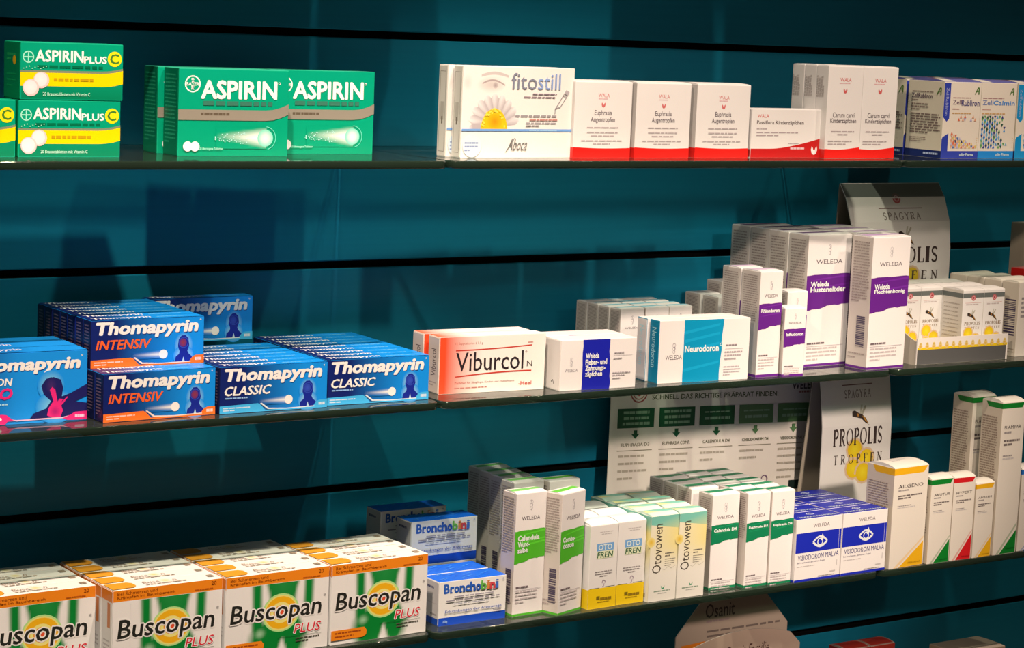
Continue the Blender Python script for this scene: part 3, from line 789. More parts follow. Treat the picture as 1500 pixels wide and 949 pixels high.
def d_tabs(rear=False):
    W, D, H = .1265, .0198, .0725
    s = Sheet(W, D, H); s.body({'*': WHITE, 'L': K(0, 130, 150), 'R': K(60, 160, 190)})  # turquoise left end darkened, shade put into the colour
    weleda(s, .075, .375, .255, .445); emblem(s, .165, .55, .17, K(160, 140, 134))
    n = 8; rd = random.Random(7)
    L = [.27+rd.uniform(-.003, .003) for _ in range(n+1)]; Rr = [.675+.025*j/n+rd.uniform(-.006, .006) for j in range(n+1)]
    for j in range(n): s.poly('F', [(L[j], .004+.992*j/n), (Rr[j], .004+.992*j/n), (Rr[j+1], .004+.992*(j+1)/n), (L[j+1], .004+.992*(j+1)/n)], TEAL, False)
    s.lay += 1
    for v in (.2, .5, .66, .8): s.poly('F', [(.28, v-.03), (.66, v+.09), (.665, v+.13), (.28, v+.02)], K(16, 158, 186), False)
    s.lay += 1
    cap(s, 'F', 'Neurodoron', .285, .485, .655, .585, K(250, 240, 236), .035); s.ring('F', .68, .585, .014, .024, K(230, 230, 230))
    s.greek('F', .735, .58, .88, 1, .1, .025, K(150, 126, 120), 2); s.line('F', [(.73, .51), (.93, .51)], .006, K(190, 165, 155)); s.greek('F', .725, .47, .93, 3, .055, .026, K(184, 158, 148), 4); s.greek('F', .72, .23, .91, 4, .042, .018, K(196, 170, 160), 5)
    f = end_flap(W, D, H, K(0, 126, 148) if not rear else K(238, 212, 190)); f.text('L', 'Neurodoron', .28, .25, .72, .88, K(190, 220, 220), .0, vert='down')
    return Kind('tablet_carton', W, D, H, s, [('end_flap', f)])
d_tabs().put(.2230, -.2190, Z2, -3.5, 'wide white carton with turquoise centre panel, the front one', 'white cartons with a turquoise panel')
d_tabs(True).put(.2215, -.1975, Z2, -3.5, 'wide white carton peeking out behind the turquoise-panelled one', 'white cartons with a turquoise panel')

def d_weleda(W, D, H, ink, lines, band, foot, stripe, word_v, word_h, greekv, barcode=None, txt='#', name='ointment_carton', mat=None, em=(.80, .72, .14), side_foot=True):
    s = Sheet(W, D, H); s.body({'*': WHITE, 'L': K(226, 196, 172)})  # left face: white card darkened, shade in the colour
    emv, wv, eh = em
    emblem(s, .5, emv, eh*.8, K(170, 150, 144)); weleda(s, .20, wv-.018, .80, wv+.012)
    brush(s, 'F', band[0], band[1], ink, .045, 4)
    if foot:
        s.rect('F', 0, .003, 1, foot, ink)
        if side_foot: s.rect('L', 0, .003, 1, foot, ink)
    for i, (t, u1) in enumerate(lines):
        v = word_v - i*word_h*1.15
        cap(s, 'F', t, .10, v, u1, v+word_h, K(246, 232, 230), .035)
    s.greek('F', .08, greekv, .55, 1, .1, .013, K(120, 96, 92), 2); s.line('F', [(.06, greekv-.028), (.92, greekv-.028)], .003, K(180, 156, 150)); s.greek('F', .08, greekv-.04, .8, 4, .028, .011, K(206, 178, 164), 3)
    s.greek('L', .12, .96, .92, 22, .021, .009, K(170, 142, 124), 6)
    if barcode: s.barcode('L', .42, barcode[0], .82, barcode[1], K(84, 66, 84)); s.greek('L', .1, .12, .9, 2, .03, .01, K(180, 150, 134), 8)
    f = top_flap(W, D, H, lambda u, v: mixc(K(250, 226, 206), stripe, 1 if (.30+.1*u < v < .72+.08*u) else 0), .0012, 8, 14)
    return Kind(name, W, D, H, s, [('top_flap', f)], mat)
# tall turquoise-banded cartons behind the white panelled one
k = d_weleda(.0345, .0215, .0735, K(20, 140, 170), [], (.28, .52), 0, K(150, 205, 220), .4, .05, .2, (.1, .4), name='tube_carton', em=(.82, .70, .18))
G = 'upright cartons with a turquoise band'
k.row(4, .2330, -.1310, Z2, 0, 'small upright carton with turquoise band behind the dark blue panelled carton', 'small upright turquoise-banded cartons, leftmost row', G, .0012, .3)
k.row(4, .2690, -.1315, Z2, 0, 'small upright carton just behind the wide turquoise-panelled row, middle of three', 'small upright turquoise-banded cartons, middle row', G, .0012, .3, 2)
k.row(4, .3045, -.1310, Z2, 0, 'small upright carton behind the wide turquoise-panelled row, rightmost of three', 'small upright turquoise-banded cartons, right row', G, .0012, .3, 3)
k = d_weleda(.0340, .0345, .1245, VIOLET, [('Rhinodoron', .9)], (.475, .70), .03, K(220, 180, 190), .615, .035, .215, name='nasal_spray_carton', em=(.87, .775, .11))
k.row(2, .3640, -.2235, Z2, -.5, 'medium tall violet-banded carton between the turquoise-panelled carton and the small violet one', 'medium tall violet-banded cartons', 'medium tall violet-banded cartons', .0018, .2)
k = d_weleda(.0310, .0300, .0810, VIOLET, [('Infludoron', .9)], (.46, .70), .04, K(250, 226, 206), .60, .045, .16, name='globule_carton', em=(.88, .79, .10))
k.put(.3995, -.2290, Z2, -4, 'smallest violet-banded carton, standing at the front edge of the shelf', 'small violet-banded cartons')
k.put(.3850, -.0880, Z2, 0, 'small carton in shade at the wall, nearest the wall behind the violet-banded ones', 'small violet-banded cartons')
k.put(.3860, -.1215, Z2, 0, 'small carton in shade, second from the wall behind the violet-banded ones', 'small violet-banded cartons')
k = d_weleda(.0310, .0290, .0950, VIOLET, [('Infludoron', .9)], (.50, .70), .04, K(250, 226, 206), .60, .045, .16, name='globule_carton', em=(.88, .79, .10))
k.put(.4330, -.1935, Z2, -1, 'violet-banded carton peeking out behind the smallest one', 'small violet-banded cartons')
k.put(.4200, -.0850, Z2, 0, 'small carton near the wall beside the two shaded ones, a little taller', 'small violet-banded cartons')
k = d_weleda(.0725, .0340, .1610, VIOLET, [('Weleda', .52), ('Hustenelixier', .90)], (.455, .70), .022, K(116, 80, 110), .61, .036, .185, name='syrup_carton', em=(.885, .80, .10))
k.row(4, .4725, -.1810, Z2, 2.5, 'left large violet-banded carton, front of the left row of large ones', 'large violet-banded cartons on the left', 'large violet-banded cartons', .0010, .3)
k = d_weleda(.0650, .0350, .1615, VIOLET, [('Weleda', .49), ('Flechtenhonig', .90)], (.455, .70), .022, K(200, 150, 180), .61, .036, .205, (.17, .40), name='syrup_carton', em=(.885, .80, .10))
k.put(.5355, -.2260, Z2, 3.2, 'right large violet-banded carton with a barcode on its side', 'large violet-banded cartons')
for i in range(3): k.put(.5520-.0015*i, -.1850+.0365*i, Z2, 2.5, f'{ordinal(i+1)} large carton from the front in the row with the barcoded violet-banded one', 'large violet-banded cartons')

# ---- roman letters with serifs for the bee-product displays
def _arc(cx, cy, rx, ry, a0, a1, n=10):
    return [(cx+rx*cos(radians(a0+(a1-a0)*k/n)), cy+ry*sin(radians(a0+(a1-a0)*k/n))) for k in range(n+1)]
ROMAN = {
 'I': (.45, [([(.5, 0), (.5, 1)], .38), ([(.1, .02), (.9, .02)], .1), ([(.1, .98), (.9, .98)], .1)]),
 'P': (.72, [([(.25, 0), (.25, 1)], .24), ([(.03, .02), (.48, .02)], .07), ([(.03, .98), (.5, .98)], .07), (_arc(.5, .73, .36, .24, 90, -90), .17), ([(.25, .49), (.5, .49)], .07)]),
 'R': (.8, [([(.22, 0), (.22, 1)], .22), ([(.03, .02), (.42, .02)], .07), ([(.03, .98), (.45, .98)], .07), (_arc(.45, .74, .33, .23, 90, -90), .16), ([(.45, .5), (.86, .02)], .17), ([(.75, .02), (1, .02)], .07)]),
 'O': (.9, [(_arc(.5, .5, .42, .48, 50, -50), .17), (_arc(.5, .5, .42, .48, 130, 230), .17), (_arc(.5, .5, .42, .48, 50, 130), .08), (_arc(.5, .5, .42, .48, 230, 310), .08)]),
 'L': (.68, [([(.28, 0), (.28, 1)], .25), ([(.05, .98), (.52, .98)], .07), ([(.05, .02), (.95, .02)], .08), ([(.93, .02), (.95, .25)], .09)]),
 'S': (.62, [(_arc(.5, .75, .36, .22, 20, 250), .15), ([(.38, .54), (.62, .45)], .2), (_arc(.5, .25, .36, .22, 70, -160), .15)]),
 'T': (.75, [([(.5, 0), (.5, 1)], .22), ([(.03, .97), (.97, .97)], .08), ([(.3, .02), (.7, .02)], .07), ([(.05, .97), (.04, .78)], .07), ([(.95, .97), (.96, .78)], .07)]),
 'F': (.68, [([(.27, 0), (.27, 1)], .24), ([(.05, .98), (.93, .98)], .08), ([(.27, .5), (.72, .5)], .07), ([(.05, .02), (.5, .02)], .07), ([(.93, .98), (.94, .76)], .08)]),
 'E': (.7, [([(.27, 0), (.27, 1)], .24), ([(.05, .98), (.92, .98)], .08), ([(.27, .5), (.72, .5)], .07), ([(.05, .02), (.95, .02)], .08), ([(.92, .98), (.93, .78)], .08), ([(.94, .02), (.95, .24)], .08)]),
 'N': (.88, [([(.2, 0), (.2, 1)], .09), ([(.83, 0), (.83, 1)], .09), ([(.17, .97), (.83, .04)], .2), ([(.05, .02), (.35, .02)], .07), ([(.68, .98), (.98, .98)], .07), ([(.03, .98), (.2, .98)], .07)]),
 'A': (.85, [([(.12, 0), (.5, 1)], .09), ([(.5, 1), (.86, 0)], .2), ([(.26, .35), (.73, .35)], .07), ([(0, .02), (.26, .02)], .07), ([(.7, .02), (1, .02)], .07)]),
 'G': (.85, [(_arc(.52, .5, .42, .48, 40, 320, 14), .14), ([(.84, .1), (.84, .42)], .18), ([(.62, .42), (1, .42)], .07)]),
 'Y': (.8, [([(.1, 1), (.5, .45)], .18), ([(.5, .45), (.88, 1)], .09), ([(.5, 0), (.5, .46)], .2), ([(.3, .02), (.7, .02)], .07), ([(0, .98), (.27, .98)], .07), ([(.73, .98), (1, .98)], .07)]),
}
def roman(s, F, t, u0, v0, u1, v1, col, space=.12):
    tot = sum(ROMAN[c][0] for c in t) + space*(len(t)-1)
    x = 0
    for c in t:
        w, strokes = ROMAN[c]
        for pts, wd in strokes:
            for a, b in zip(pts, pts[1:]):
                ax, ay, bx, by = a[0]*w, a[1], b[0]*w, b[1]
                d = Vector((bx-ax, by-ay)); d = d.normalized() if d.length else Vector((1, 0))
                nx, ny = -d.y*wd*.45, d.x*wd*.45
                ex, ey = d.x*.01, d.y*.01
                q = [(ax-nx-ex, ay-ny-ey), (bx-nx+ex, by-ny+ey), (bx+nx+ex, by+ny+ey), (ax+nx-ex, ay+ny-ey)]
                s.poly(F, [(u0+(u1-u0)*(x+p)/tot, v0+(v1-v0)*r) for p, r in q], col, False)
        x += w + space
    s.lay += 1
HON = K(246, 190, 20); HON2 = K(226, 150, 20)
def honey(s, F, u, v, r):
    w, h = s.size(F); a = h/w
    for du, dv in ((-.55, .75), (.6, .0), (-.6, -.65), (.35, -1.0)):
        s.disc(F, u+du*r*a, v+dv*r, r*.85, HON2, mixc(HON2, WHITE, .5), n=12)
        s.disc(F, u+du*r*a, v+dv*r, r*.68, K(255, 214, 40), HON, n=12)
def bee(s, F, u, v, h):
    w, H = s.size(F); a = h*H/w
    q = lambda pts: [(u+p[0]*a, v+p[1]*h) for p in pts]
    s.poly(F, q([(.05, .1), (.5, .75), (.62, .65), (.25, .05)]), K(190, 170, 140)); s.poly(F, q([(-.05, .15), (.12, .8), (.26, .8), (.14, .1)]), K(206, 186, 156))
    s.poly(F, q([(-.75, .35), (-.5, .42), (-.1, .2), (.2, .1), (.55, -.2), (.85, -.7), (.45, -.5), (.1, -.2), (-.35, -.1), (-.75, .0)]), K(60, 44, 34))
    s.poly(F, q([(.2, .0), (.42, -.1), (.72, -.55), (.48, -.4)]), K(200, 130, 40)); s.poly(F, q([(-.3, .2), (-.1, .15), (-.1, -.05), (-.3, 0)]), K(190, 120, 50))
def rosette(s, F, u, v, r):
    s.disc(F, u, v, r, K(206, 90, 84)); s.ring(F, u, v, r*.45, r*.65, K(230, 170, 160), n=12); s.disc(F, u, v, r*.3, K(170, 50, 50), n=8)
GB = K(112, 108, 96)
def d_propolis():
    W, D, H = .0362, .0362, .0880
    s = Sheet(W, D, H); s.body({'*': K(250, 226, 204), 'L': K(232, 206, 180)})  # shade on the left side painted as a darker cream
    for F in 'FL': s.rect(F, .005, .885, .995, .955, GB)
    rosette(s, 'F', .5, .885, .042); s.line('F', [(.12, .815), (.88, .815)], .004, K(214, 120, 110)); s.greek('F', .15, .80, .85, 1, .1, .016, K(206, 176, 160), 2)
    bee(s, 'F', .45, .63, .11)
    roman(s, 'F', 'PROPOLIS', .13, .495, .88, .54, K(140, 100, 60)); roman(s, 'F', 'TROPFEN', .15, .435, .85, .468, K(150, 110, 70), .5)
    honey(s, 'F', .5, .28, .125)
    s.greek('L', .1, .80, .88, 12, .058, .012, K(190, 164, 140), 4)
    f = top_flap(W, D, H, lambda u, v: K(255, 240, 224), .0016)
    return Kind('drops_carton', W, D, H, s, [('top_flap', f)])

def face_sheet(prof, W):
    """a printed sheet following a bent profile [(y, z), ...] from bottom to top; u across, v along"""
    L = [0]
    for a, b in zip(prof, prof[1:]): L.append(L[-1] + math.hypot(b[0]-a[0], b[1]-a[1]))
    s = Sheet(W, .001, L[-1])
    def mp(u, v, o):
        d = max(0, min(1, v))*L[-1]
        for i in range(len(prof)-1):
            if d <= L[i+1] + 1e-9: break
        t = (d-L[i])/(L[i+1]-L[i]); a, b = prof[i], prof[i+1]
        ny, nz = -(b[1]-a[1]), (b[0]-a[0]); q = math.hypot(ny, nz)
        return ((u-.5)*W, a[0]+(b[0]-a[0])*t + o*ny/q, a[1]+(b[1]-a[1])*t + o*nz/q)
    s.maps['H'] = ((W, L[-1]), mp)
    return s
def sheet_card(s, W, prof, col, back, t=.0012):
    """the card itself, with thickness"""
    n = len(prof)
    for i in range(n-1):
        (y0, z0), (y1, z1) = prof[i], prof[i+1]
        s.add([(-W/2, y0, z0), (W/2, y0, z0), (W/2, y1, z1), (-W/2, y1, z1)], col)
        s.add([(-W/2, y0+t, z0), (-W/2, y1+t, z1), (W/2, y1+t, z1), (W/2, y0+t, z0)], back)
        for x in (-W/2, W/2): s.add([(x, y0, z0), (x, y0+t, z0), (x, y1+t, z1), (x, y1, z1)], col)
    for (y, z) in (prof[0], prof[-1]): s.add([(-W/2, y, z), (W/2, y, z), (W/2, y+t, z), (-W/2, y+t, z)], col)
def mesh_child(name, s, root, mat=None, loc=(0, 0, 0)):
    o = bpy.data.objects.new(name, s.mesh(name, mat)); COL.objects.link(o); o.parent = root; o.location = loc
    return o
def empty(name, loc, yaw=0):
    o = bpy.data.objects.new(name, None); o.empty_display_size = .02; COL.objects.link(o); o.location = loc; o.rotation_euler = (0, 0, radians(yaw)); return o

def propolis_header(W, prof, seed, wing):
    s = face_sheet(prof, W); c = K(250, 226, 204)
    sheet_card(s, W, prof, c, K(150, 128, 104))
    n = 8
    s.grid('H', 0.002, .905, .998, .998, 1, n, lambda u, v: GB)
    rosette(s, 'H', .5, .895, .032)
    s.line('H', [(.30, .835), (.74, .835)], .005, K(120, 70, 60))
    roman(s, 'H', 'SPAGYRA', .33, .765, .71, .808, K(140, 120, 104), .22)
    bee(s, 'H', .545, .665, .075)
    honey(s, 'H', .56, .43, .075)
    roman(s, 'H', 'PROPOLIS', .16, .51, .87, .60, K(70, 50, 44)); roman(s, 'H', 'TROPFEN', .18, .41, .88, .46, K(76, 56, 46), .55)
    return s
# upper display: tray with header card
kp = d_propolis()
t = empty('display_tray', (.7055, -.1565, Z2), -.6)
tag(t, 'grey-fronted cardboard display tray with a honey border and tall header card', 'display tray', 'bee product displays')
W, D = .1560, .121
s = Sheet(W, D, .03); cc = K(206, 178, 150); dk = K(120, 104, 92)
s.slab(-W/2, W/2, -D/2, D/2, 0, .0018, cc)
for sx in (-1, 1):                    # side walls rising to the back
    x0, x1 = (sx*W/2, sx*(W/2-.0014)); xa, xb = min(x0, x1), max(x0, x1)
    P = [(-D/2, .0018), (D/2, .0018), (D/2, .060), (-D/2+.05, .050), (-D/2+.012, .033), (-D/2, .029)]
    s.add([(xa, y, z) for y, z in P], cc); s.add([(xb, y, z) for y, z in P[::-1]], dk)
    for a, b in zip(P, P[1:]+P[:1]): s.add([(xa, *a), (xb, *a), (xb, *b), (xa, *b)], cc)
s.slab(-W/2, W/2, D/2-.0014, D/2, .0018, .06, cc)
mesh_child('tray_box', s, t)
s = Sheet(W, D, .0335); s.slab(-W/2-.0004, W/2+.0004, -D/2-.0016, -D/2-.0001, .0006, .0335, K(246, 218, 194)); s.base = .0016
s.rect('F', .003, .02, .985, .57, K(92, 84, 76)); s.rect('F', .003, .57, .997, .66, HON)
for i in range(14):
    u = .035+i*.0715; s.disc('F', u, .70, .10, HON2, K(240, 200, 120), n=8); s.disc('F', u, .78, .07, K(206, 150, 60), K(240, 200, 120), n=7)
mesh_child('front_panel', s, t)
prof = [(.040, .0), (.038, .10), (.0385, .13), (.043, .165), (.055, .195), (.068, .213)]
hd = propolis_header(.172, [(y+.0236, z) for y, z in prof], 1, True)
mesh_child('header_card', hd, t, loc=(.003, 0, 0))
s = Sheet(.17, .002, .2); 
st = face_sheet([(.1025, .0), (.0947, .212)], .168); sheet_card(st, .168, [(.1025, .0), (.0947, .212)], K(170, 146, 120), K(120, 100, 80))
mesh_child('rear_strut', st, t, loc=(.003, 0, 0))
G = 'honey drop cartons in the display tray'
zt = Z2+.0019
def pp(x, y, lab): kp.put(x, y, zt, -.6, lab, G)
pp(.7085, -.2100, 'honey drop carton at the front of the tray, left one of the front right pair')
pp(.7450, -.2104, 'honey drop carton at the front right corner of the tray')
for j in range(2):
    w = ('second', 'third')[j]
    for i, side in enumerate(('leftmost', 'second from left', 'third from left', 'rightmost')):
        pp(.6355+.0365*i, -.1728+.0364*j-.0004*i, f'honey drop carton in the {w} row of the display tray, {side}')

# ---- white barcoded cartons and others at the right edge
def d_barcoded():
    W, D, H = .060, .0272, .0960
    s = Sheet(W, D, H); s.body({'*': K(240, 212, 184), 'L': K(230, 200, 168)})  # left face is the card tone darkened by painted shade
    s.barcode('L', .22, .28, .86, .78, K(84, 66, 84), 5); s.line('L', [(.1, .10), (.9, .10)], .012, K(180, 150, 120)); s.line('L', [(.1, .06), (.9, .06)], .008, K(180, 150, 120))
    s.greek('F', .1, .8, .9, 5, .06, .03, GREY, 3)
    f = top_flap(W, D, H, lambda u, v: K(248, 222, 190), .002)
    return Kind('drops_carton', W, D, H, s, [('top_flap', f)])
d_barcoded().row(4, .8100, -.2080, Z2, 6, 'white carton with a barcode on its side right of the display tray', 'white barcoded cartons by the display tray', 'white barcoded cartons', .0015, .3)
def d_plainbox(W, D, H, col, line, name):
    s = Sheet(W, D, H); s.body({'*': col}); s.rect('F', .01, .83, .99, .87, line); s.greek('F', .1, .7, .9, 5, .06, .025, mixc(col, (0, 0, 0), .4), 2)
    f = top_flap(W, D, H, lambda u, v: mixc(col, WHITE, .2), .001)
    return Kind(name, W, D, H, s, [('top_flap', f)])
d_plainbox(.05, .04, .158, K(196, 166, 134), K(150, 40, 36), 'tonic_carton').put(.9440, -.1000, Z2, 0, 'tall beige carton with a thin red line, cut off by the right edge')
d_plainbox(.075, .032, .104, K(214, 24, 16), K(230, 90, 60), 'tonic_carton').put(.8900, -.1500, Z2, 4, 'bright red carton at the right edge, behind the white barcoded cartons')

# ================================================================== third row
def d_green_body():
    W, D, H = .1195, .0252, .0860
    s = Sheet(W, D, H); c = K(252, 228, 206); o = K(255, 134, 26); g = K(14, 126, 44); s.body({'*': c, 'T': K(250, 226, 202)})
    s.rect('F', .003, .865, .997, .996, o); s.rect('L', .003, .85, .997, .995, o)
    cap(s, 'F', 'Bei Schmerzen und', .04, .935, .40, .975, K(150, 60, 10), .005); cap(s, 'F', 'Krämpfen im Bauchbereich', .04, .885, .56, .925, K(150, 60, 10), .005); cap(s, 'F', '20', .895, .93, .94, .975, K(150, 60, 10), .01); s.greek('F', .74, .90, .94, 1, .1, .015, K(200, 90, 20), 2)
    # torso print with soft edges
    def inside(u, v):
        def soft(d, w=.035): return max(0, min(1, .5 - d/w))
        body = soft(abs(u-.545) - (.125+.035*((v-.62)/.25)**2 if v > .45 else .14+.08*((.45-v)/.2)**.7 if v > .25 else .25))
        armL = soft(abs(u-(.30-.02*(v-.6))) - (.045 if v > .42 else 0.055), .03) if v > .30 else soft(math.hypot((u-.31), (v-.28)*.9)-.06, .04)
        armR = soft(abs(u-(.80+.02*(v-.7))) - .045, .03) if v > .42 else 0
        hip = soft(math.hypot((u-.50)/.27, (v-.16)/.30)-1, .3)
        gap = soft(abs(u-.545)-max(0, .05*(.20-v)/.2), .03) if v < .2 else 0
        return max(body if v > .2 else 0, armL, armR, hip) * (1-gap)
    def tone(u, v):
        k = inside(u, v); sh = .35*max(0, 1-abs(u-.545)/.2)*max(0, (v-.4)/.5)
        glow = max(0, 1-math.hypot((u-.33)/.06, (v-.27)/.07))
        return mixc(mixc(c, mixc(g, K(70, 160, 80), sh), k), K(200, 220, 170), glow*.8)
    s.grid('F', .16, .008, .96, .862, 40, 30, tone)
    w = K(255, 236, 214)
    s.ring('F', .53, .50, 0, .255, K(190, 220, 130), sy=.92); s.ring('F', .53, .50, 0, .235, K(250, 220, 110), sy=.92); s.ring('F', .53, .50, 0, .215, K(255, 176, 26), sy=.92); s.ring('F', .53, .50, 0, .14, K(255, 224, 120), sy=.92); s.ring('F', .53, .50, 0, .10, K(250, 150, 40), sy=.92); s.ring('F', .53, .50, 0, .04, K(240, 80, 40))
    s.text('F', 'Buscopan', .045, .36, .925, .645, K(44, 40, 32), .016, .12, outline=(.05, w))
    s.text('F', 'PLUS', .66, .225, .925, .335, K(232, 40, 50), .008, .2, outline=(.06, w)); s.ring('F', .955, .66, .008, .014, GREY)
    s.rect('F', .5, .19, .93, .194, K(30, 80, 30)); s.greek('F', .68, .165, .92, 2, .035, .014, K(90, 80, 60), 3)
    s.poly('F', [(.006, .06), (.33, .06), (.365, .085), (.37, .14), (.345, .185), (.006, .185)], o); s.greek('F', .04, .155, .32, 2, .045, .02, K(170, 70, 20), 4)
    t = lambda *a: s.rect('T', *a)
    s.poly('T', [(.004, .06), (.20, .10), (.235, .3), (.235, .7), (.20, .9), (.004, .94)], K(240, 150, 40)); s.text('T', 'Buscopan', .32, .32, .62, .72, K(190, 150, 120), .0, .12); s.disc('T', .52, .52, .3, K(240, 200, 120), K(250, 226, 202)); s.greek('T', .32, .3, .7, 1, .2, .1, K(214, 180, 150), 4); s.greek('T', .9, .6, .96, 1, .2, .3, K(160, 130, 100), 5)
    f = end_flap(W, D, H, c); f.rect('L', .02, .86, .98, .985, o); f.rect('L', .55, .55, .8, .84, K(224, 130, 70)); f.greek('L', .2, .4, .8, 4, .05, .02, PALE, 3)
    return Kind('tablet_carton', W, D, H, s, [('end_flap', f)], M_GLOSS)
k = d_green_body(); G = 'white cartons with an orange top band and green torso'
k.row(4, -.5660, -.2010, Z3, 1, 'orange-topped carton with green torso, cut off by the left edge', 'orange-topped cartons at the left edge', G, .0007, .3, 1)
k.row(5, -.4405, -.2270, Z3, 1, 'orange-topped carton with green torso, second column from the left', 'orange-topped cartons, second column from the left', G, .0005, .3, 2)
k.row(5, -.3185, -.2280, Z3, 1, 'orange-topped carton with green torso, third column from the left', 'orange-topped cartons, third column from the left', G, .0005, .3, 3)
k.row(4, -.1965, -.2270, Z3, 2, 'orange-topped carton with green torso, rightmost column beside the blue-topped cartons', 'orange-topped cartons, rightmost column', G, .0010, .3, 4)

def d_bronchial():
    W, D, H = .0865, .0325, .0492
    s = Sheet(W, D, H); bl = K(20, 96, 196); s.body({'*': K(252, 232, 220), 'T': bl})
    s.rect('F', .002, .004, .998, .185, K(16, 72, 176)); s.rect('L', .002, .004, .998, .17, K(16, 72, 160))
    x = .075
    for tt, c, w in (('B', 0, .085), ('r', 0, .06), ('o', 0, .075), ('n', 0, .08), ('c', 0, .068), ('h', 0, .085), ('o', 0, .075), ('b', 1, .083), ('i', 2, .045), ('n', 3, .08), ('i', 4, .045)):
        col = (K(44, 92, 170), K(110, 176, 70), K(230, 130, 60), K(224, 70, 70), K(70, 110, 180))[c]
        hh = .20 if tt in 'Bhb' else .195 if tt == 'i' else .135
        cap(s, 'F', tt, x, .73, x+w*.86, .73+hh, col, .012 if tt == 'i' else .035)
        for dx in (0, .6) if tt in 'nh' else ((0,) if tt in 'Bri' else ()): s.rect('F', x+dx*w-.005, .73, x+dx*w+.034, .748, col, False)
        x += w*1.03
    s.ring('F', .945, .93, .012, .02, K(110, 130, 170))
    s.greek('F', .17, .655, .86, 1, .1, .03, K(180, 160, 156), 2, 'c'); s.greek('F', .10, .575, .92, 1, .1, .03, K(160, 142, 140), 3); s.greek('F', .2, .49, .75, 1, .1, .025, K(190, 176, 172), 4, 'c')
    cap(s, 'F', 'Erkrankungen der Atemwege', .09, .27, .93, .35, K(60, 84, 150), .015); s.greek('F', .8, .245, .93, 1, .1, .03, K(160, 142, 140), 4)
    cap(s, 'F', '20g', .055, .06, .125, .13, K(190, 205, 235), .01)
    rd = random.Random(8)
    for i in range(26):
        u, v = rd.uniform(0, .85), rd.uniform(.03, .9); l = rd.uniform(.06, .15)
        s.poly('T', [(u, v), (u+.01, v), (min(.995, u+l+.012), min(.985, v+.35*l/.1*.3+.03)), (min(.99, u+l), min(.985, v+.35*l/.1*.3+.03))], rd.choice((K(60, 140, 226), K(16, 76, 176), K(100, 170, 236))), False)
    s.lay += 1
    f = end_flap(W, D, H, K(226, 202, 184)); f.rect('L', .03, .02, .97, .16, K(16, 72, 160)); f.greek('L', .2, .86, .7, 1, .1, .05, K(90, 84, 110), 3); f.greek('L', .2, .5, .9, 1, .1, .02, PALE, 3); f.greek('L', .5, .26, .9, 1, .1, .04, GREY, 3)  # left end of the white card darkened, painted shade
    return Kind('tablet_carton', W, D, H, s, [('end_flap', f)])
k = d_bronchial(); G = 'white cartons with a blue brushed top'
k.put(-.0550, -.2125, Z3, -.5, 'blue-topped white carton at the front, standing on the glass', G)
k.put(-.0560, -.1785, Z3, .5, 'blue-topped white carton of which only the top shows, behind the front one', G)
k.put(-.0465, -.1372, Z3, 0, 'lower blue-topped carton carrying the upper front one', G)
k.put(-.0510, -.0775, Z3, 0, 'lower blue-topped carton carrying the rearmost one', G)
k.put(-.0460, -.1365, Z3+.0494, 0, 'blue-topped white carton of the upper tier, in front', G)
k.put(-.0505, -.0770, Z3+.0494, 0, 'blue-topped white carton of the upper tier, rearmost and in shade', G)

LIME = K(84, 176, 34); DGRN = K(14, 122, 72)
k = d_weleda(.0415, .0255, .1388, LIME, [('Calendula', .80), ('Wund-', .48), ('salbe', .42)], (.455, .70), .022, K(130, 190, 90), .615, .042, .245, (.10, .38), name='ointment_carton', em=(.90, .80, .11))
k.put(.0395, -.2150, Z3, 2, 'tall lime-banded carton standing alone beside the front blue-topped carton', 'tall lime-banded cartons')
G = 'tall lime-banded cartons'
for i in range(4):
    k.put(.0690+.0022*i, -.1660+.0264*i, Z3, 1.5, f'tall carton with lime-striped top, {ordinal(i)} of four in the row behind the lone lime-banded one', G)
k = d_weleda(.0430, .0240, .1375, LIME, [('Combu-', .62), ('doron', .56)], (.455, .70), .022, K(110, 190, 60), .60, .042, .22, (.10, .38), name='ointment_carton', em=(.90, .80, .11))
k.put(.0885, -.2330, Z3, 18, 'tall lime-banded carton turned aslant with a barcode side', G)
k.put(.1150, -.1700, Z3, 2, 'tall carton with lime-striped top behind the aslant lime-banded one', G)
def d_ear():
    W, D, H = .0400, .0350, .0965
    s = Sheet(W, D, H); y = K(252, 196, 20); s.body({'*': K(246, 222, 200)})
    s.rect('F', .003, .003, .997, .245, y); s.rect('L', .003, .003, .997, .235, y); s.rect('F', .05, .245, .4, .252, K(90, 90, 60)); s.rect('F', .6, .25, .95, .257, K(90, 90, 60))
    s.greek('F', .3, .92, .85, 2, .025, .01, PALE, 2, 'c')
    s.rect('F', .25, .69, .85, .78, K(126, 164, 196)); cap(s, 'F', 'OTO', .31, .70, .79, .765, K(240, 236, 230), .03); s.rect('F', .25, .60, .85, .69, K(238, 224, 176)); cap(s, 'F', 'FREN', .27, .61, .83, .675, K(60, 96, 60), .02, shear=.1)
    s.greek('F', .2, .45, .84, 3, .028, .011, GREY, 3, 'c')
    s.ring('F', .54, .315, .018, .026, K(170, 130, 140), -.6, 3.6); s.line('F', [(.56, .30), (.54, .265), (.5, .262)], .007, K(170, 130, 140))
    s.rect('F', .3, .11, .42, .15, K(130, 100, 20)); s.greek('F', .44, .13, .85, 1, .1, .03, K(150, 110, 20), 4); s.greek('F', .34, .085, .8, 1, .1, .01, K(190, 140, 20), 5)
    f = top_flap(W, D, H, lambda u, v: K(250, 232, 212), .0028, 6, 10)
    return Kind('ear_drops_carton', W, D, H, s, [('top_flap', f)])
k = d_ear(); G = 'white cartons with a yellow foot'
k.row(3, .1335, -.2270, Z3, 2, 'white carton with yellow foot, left one of the yellow-footed pair', 'yellow-footed cartons, left column', G, .0012, .3, 1)
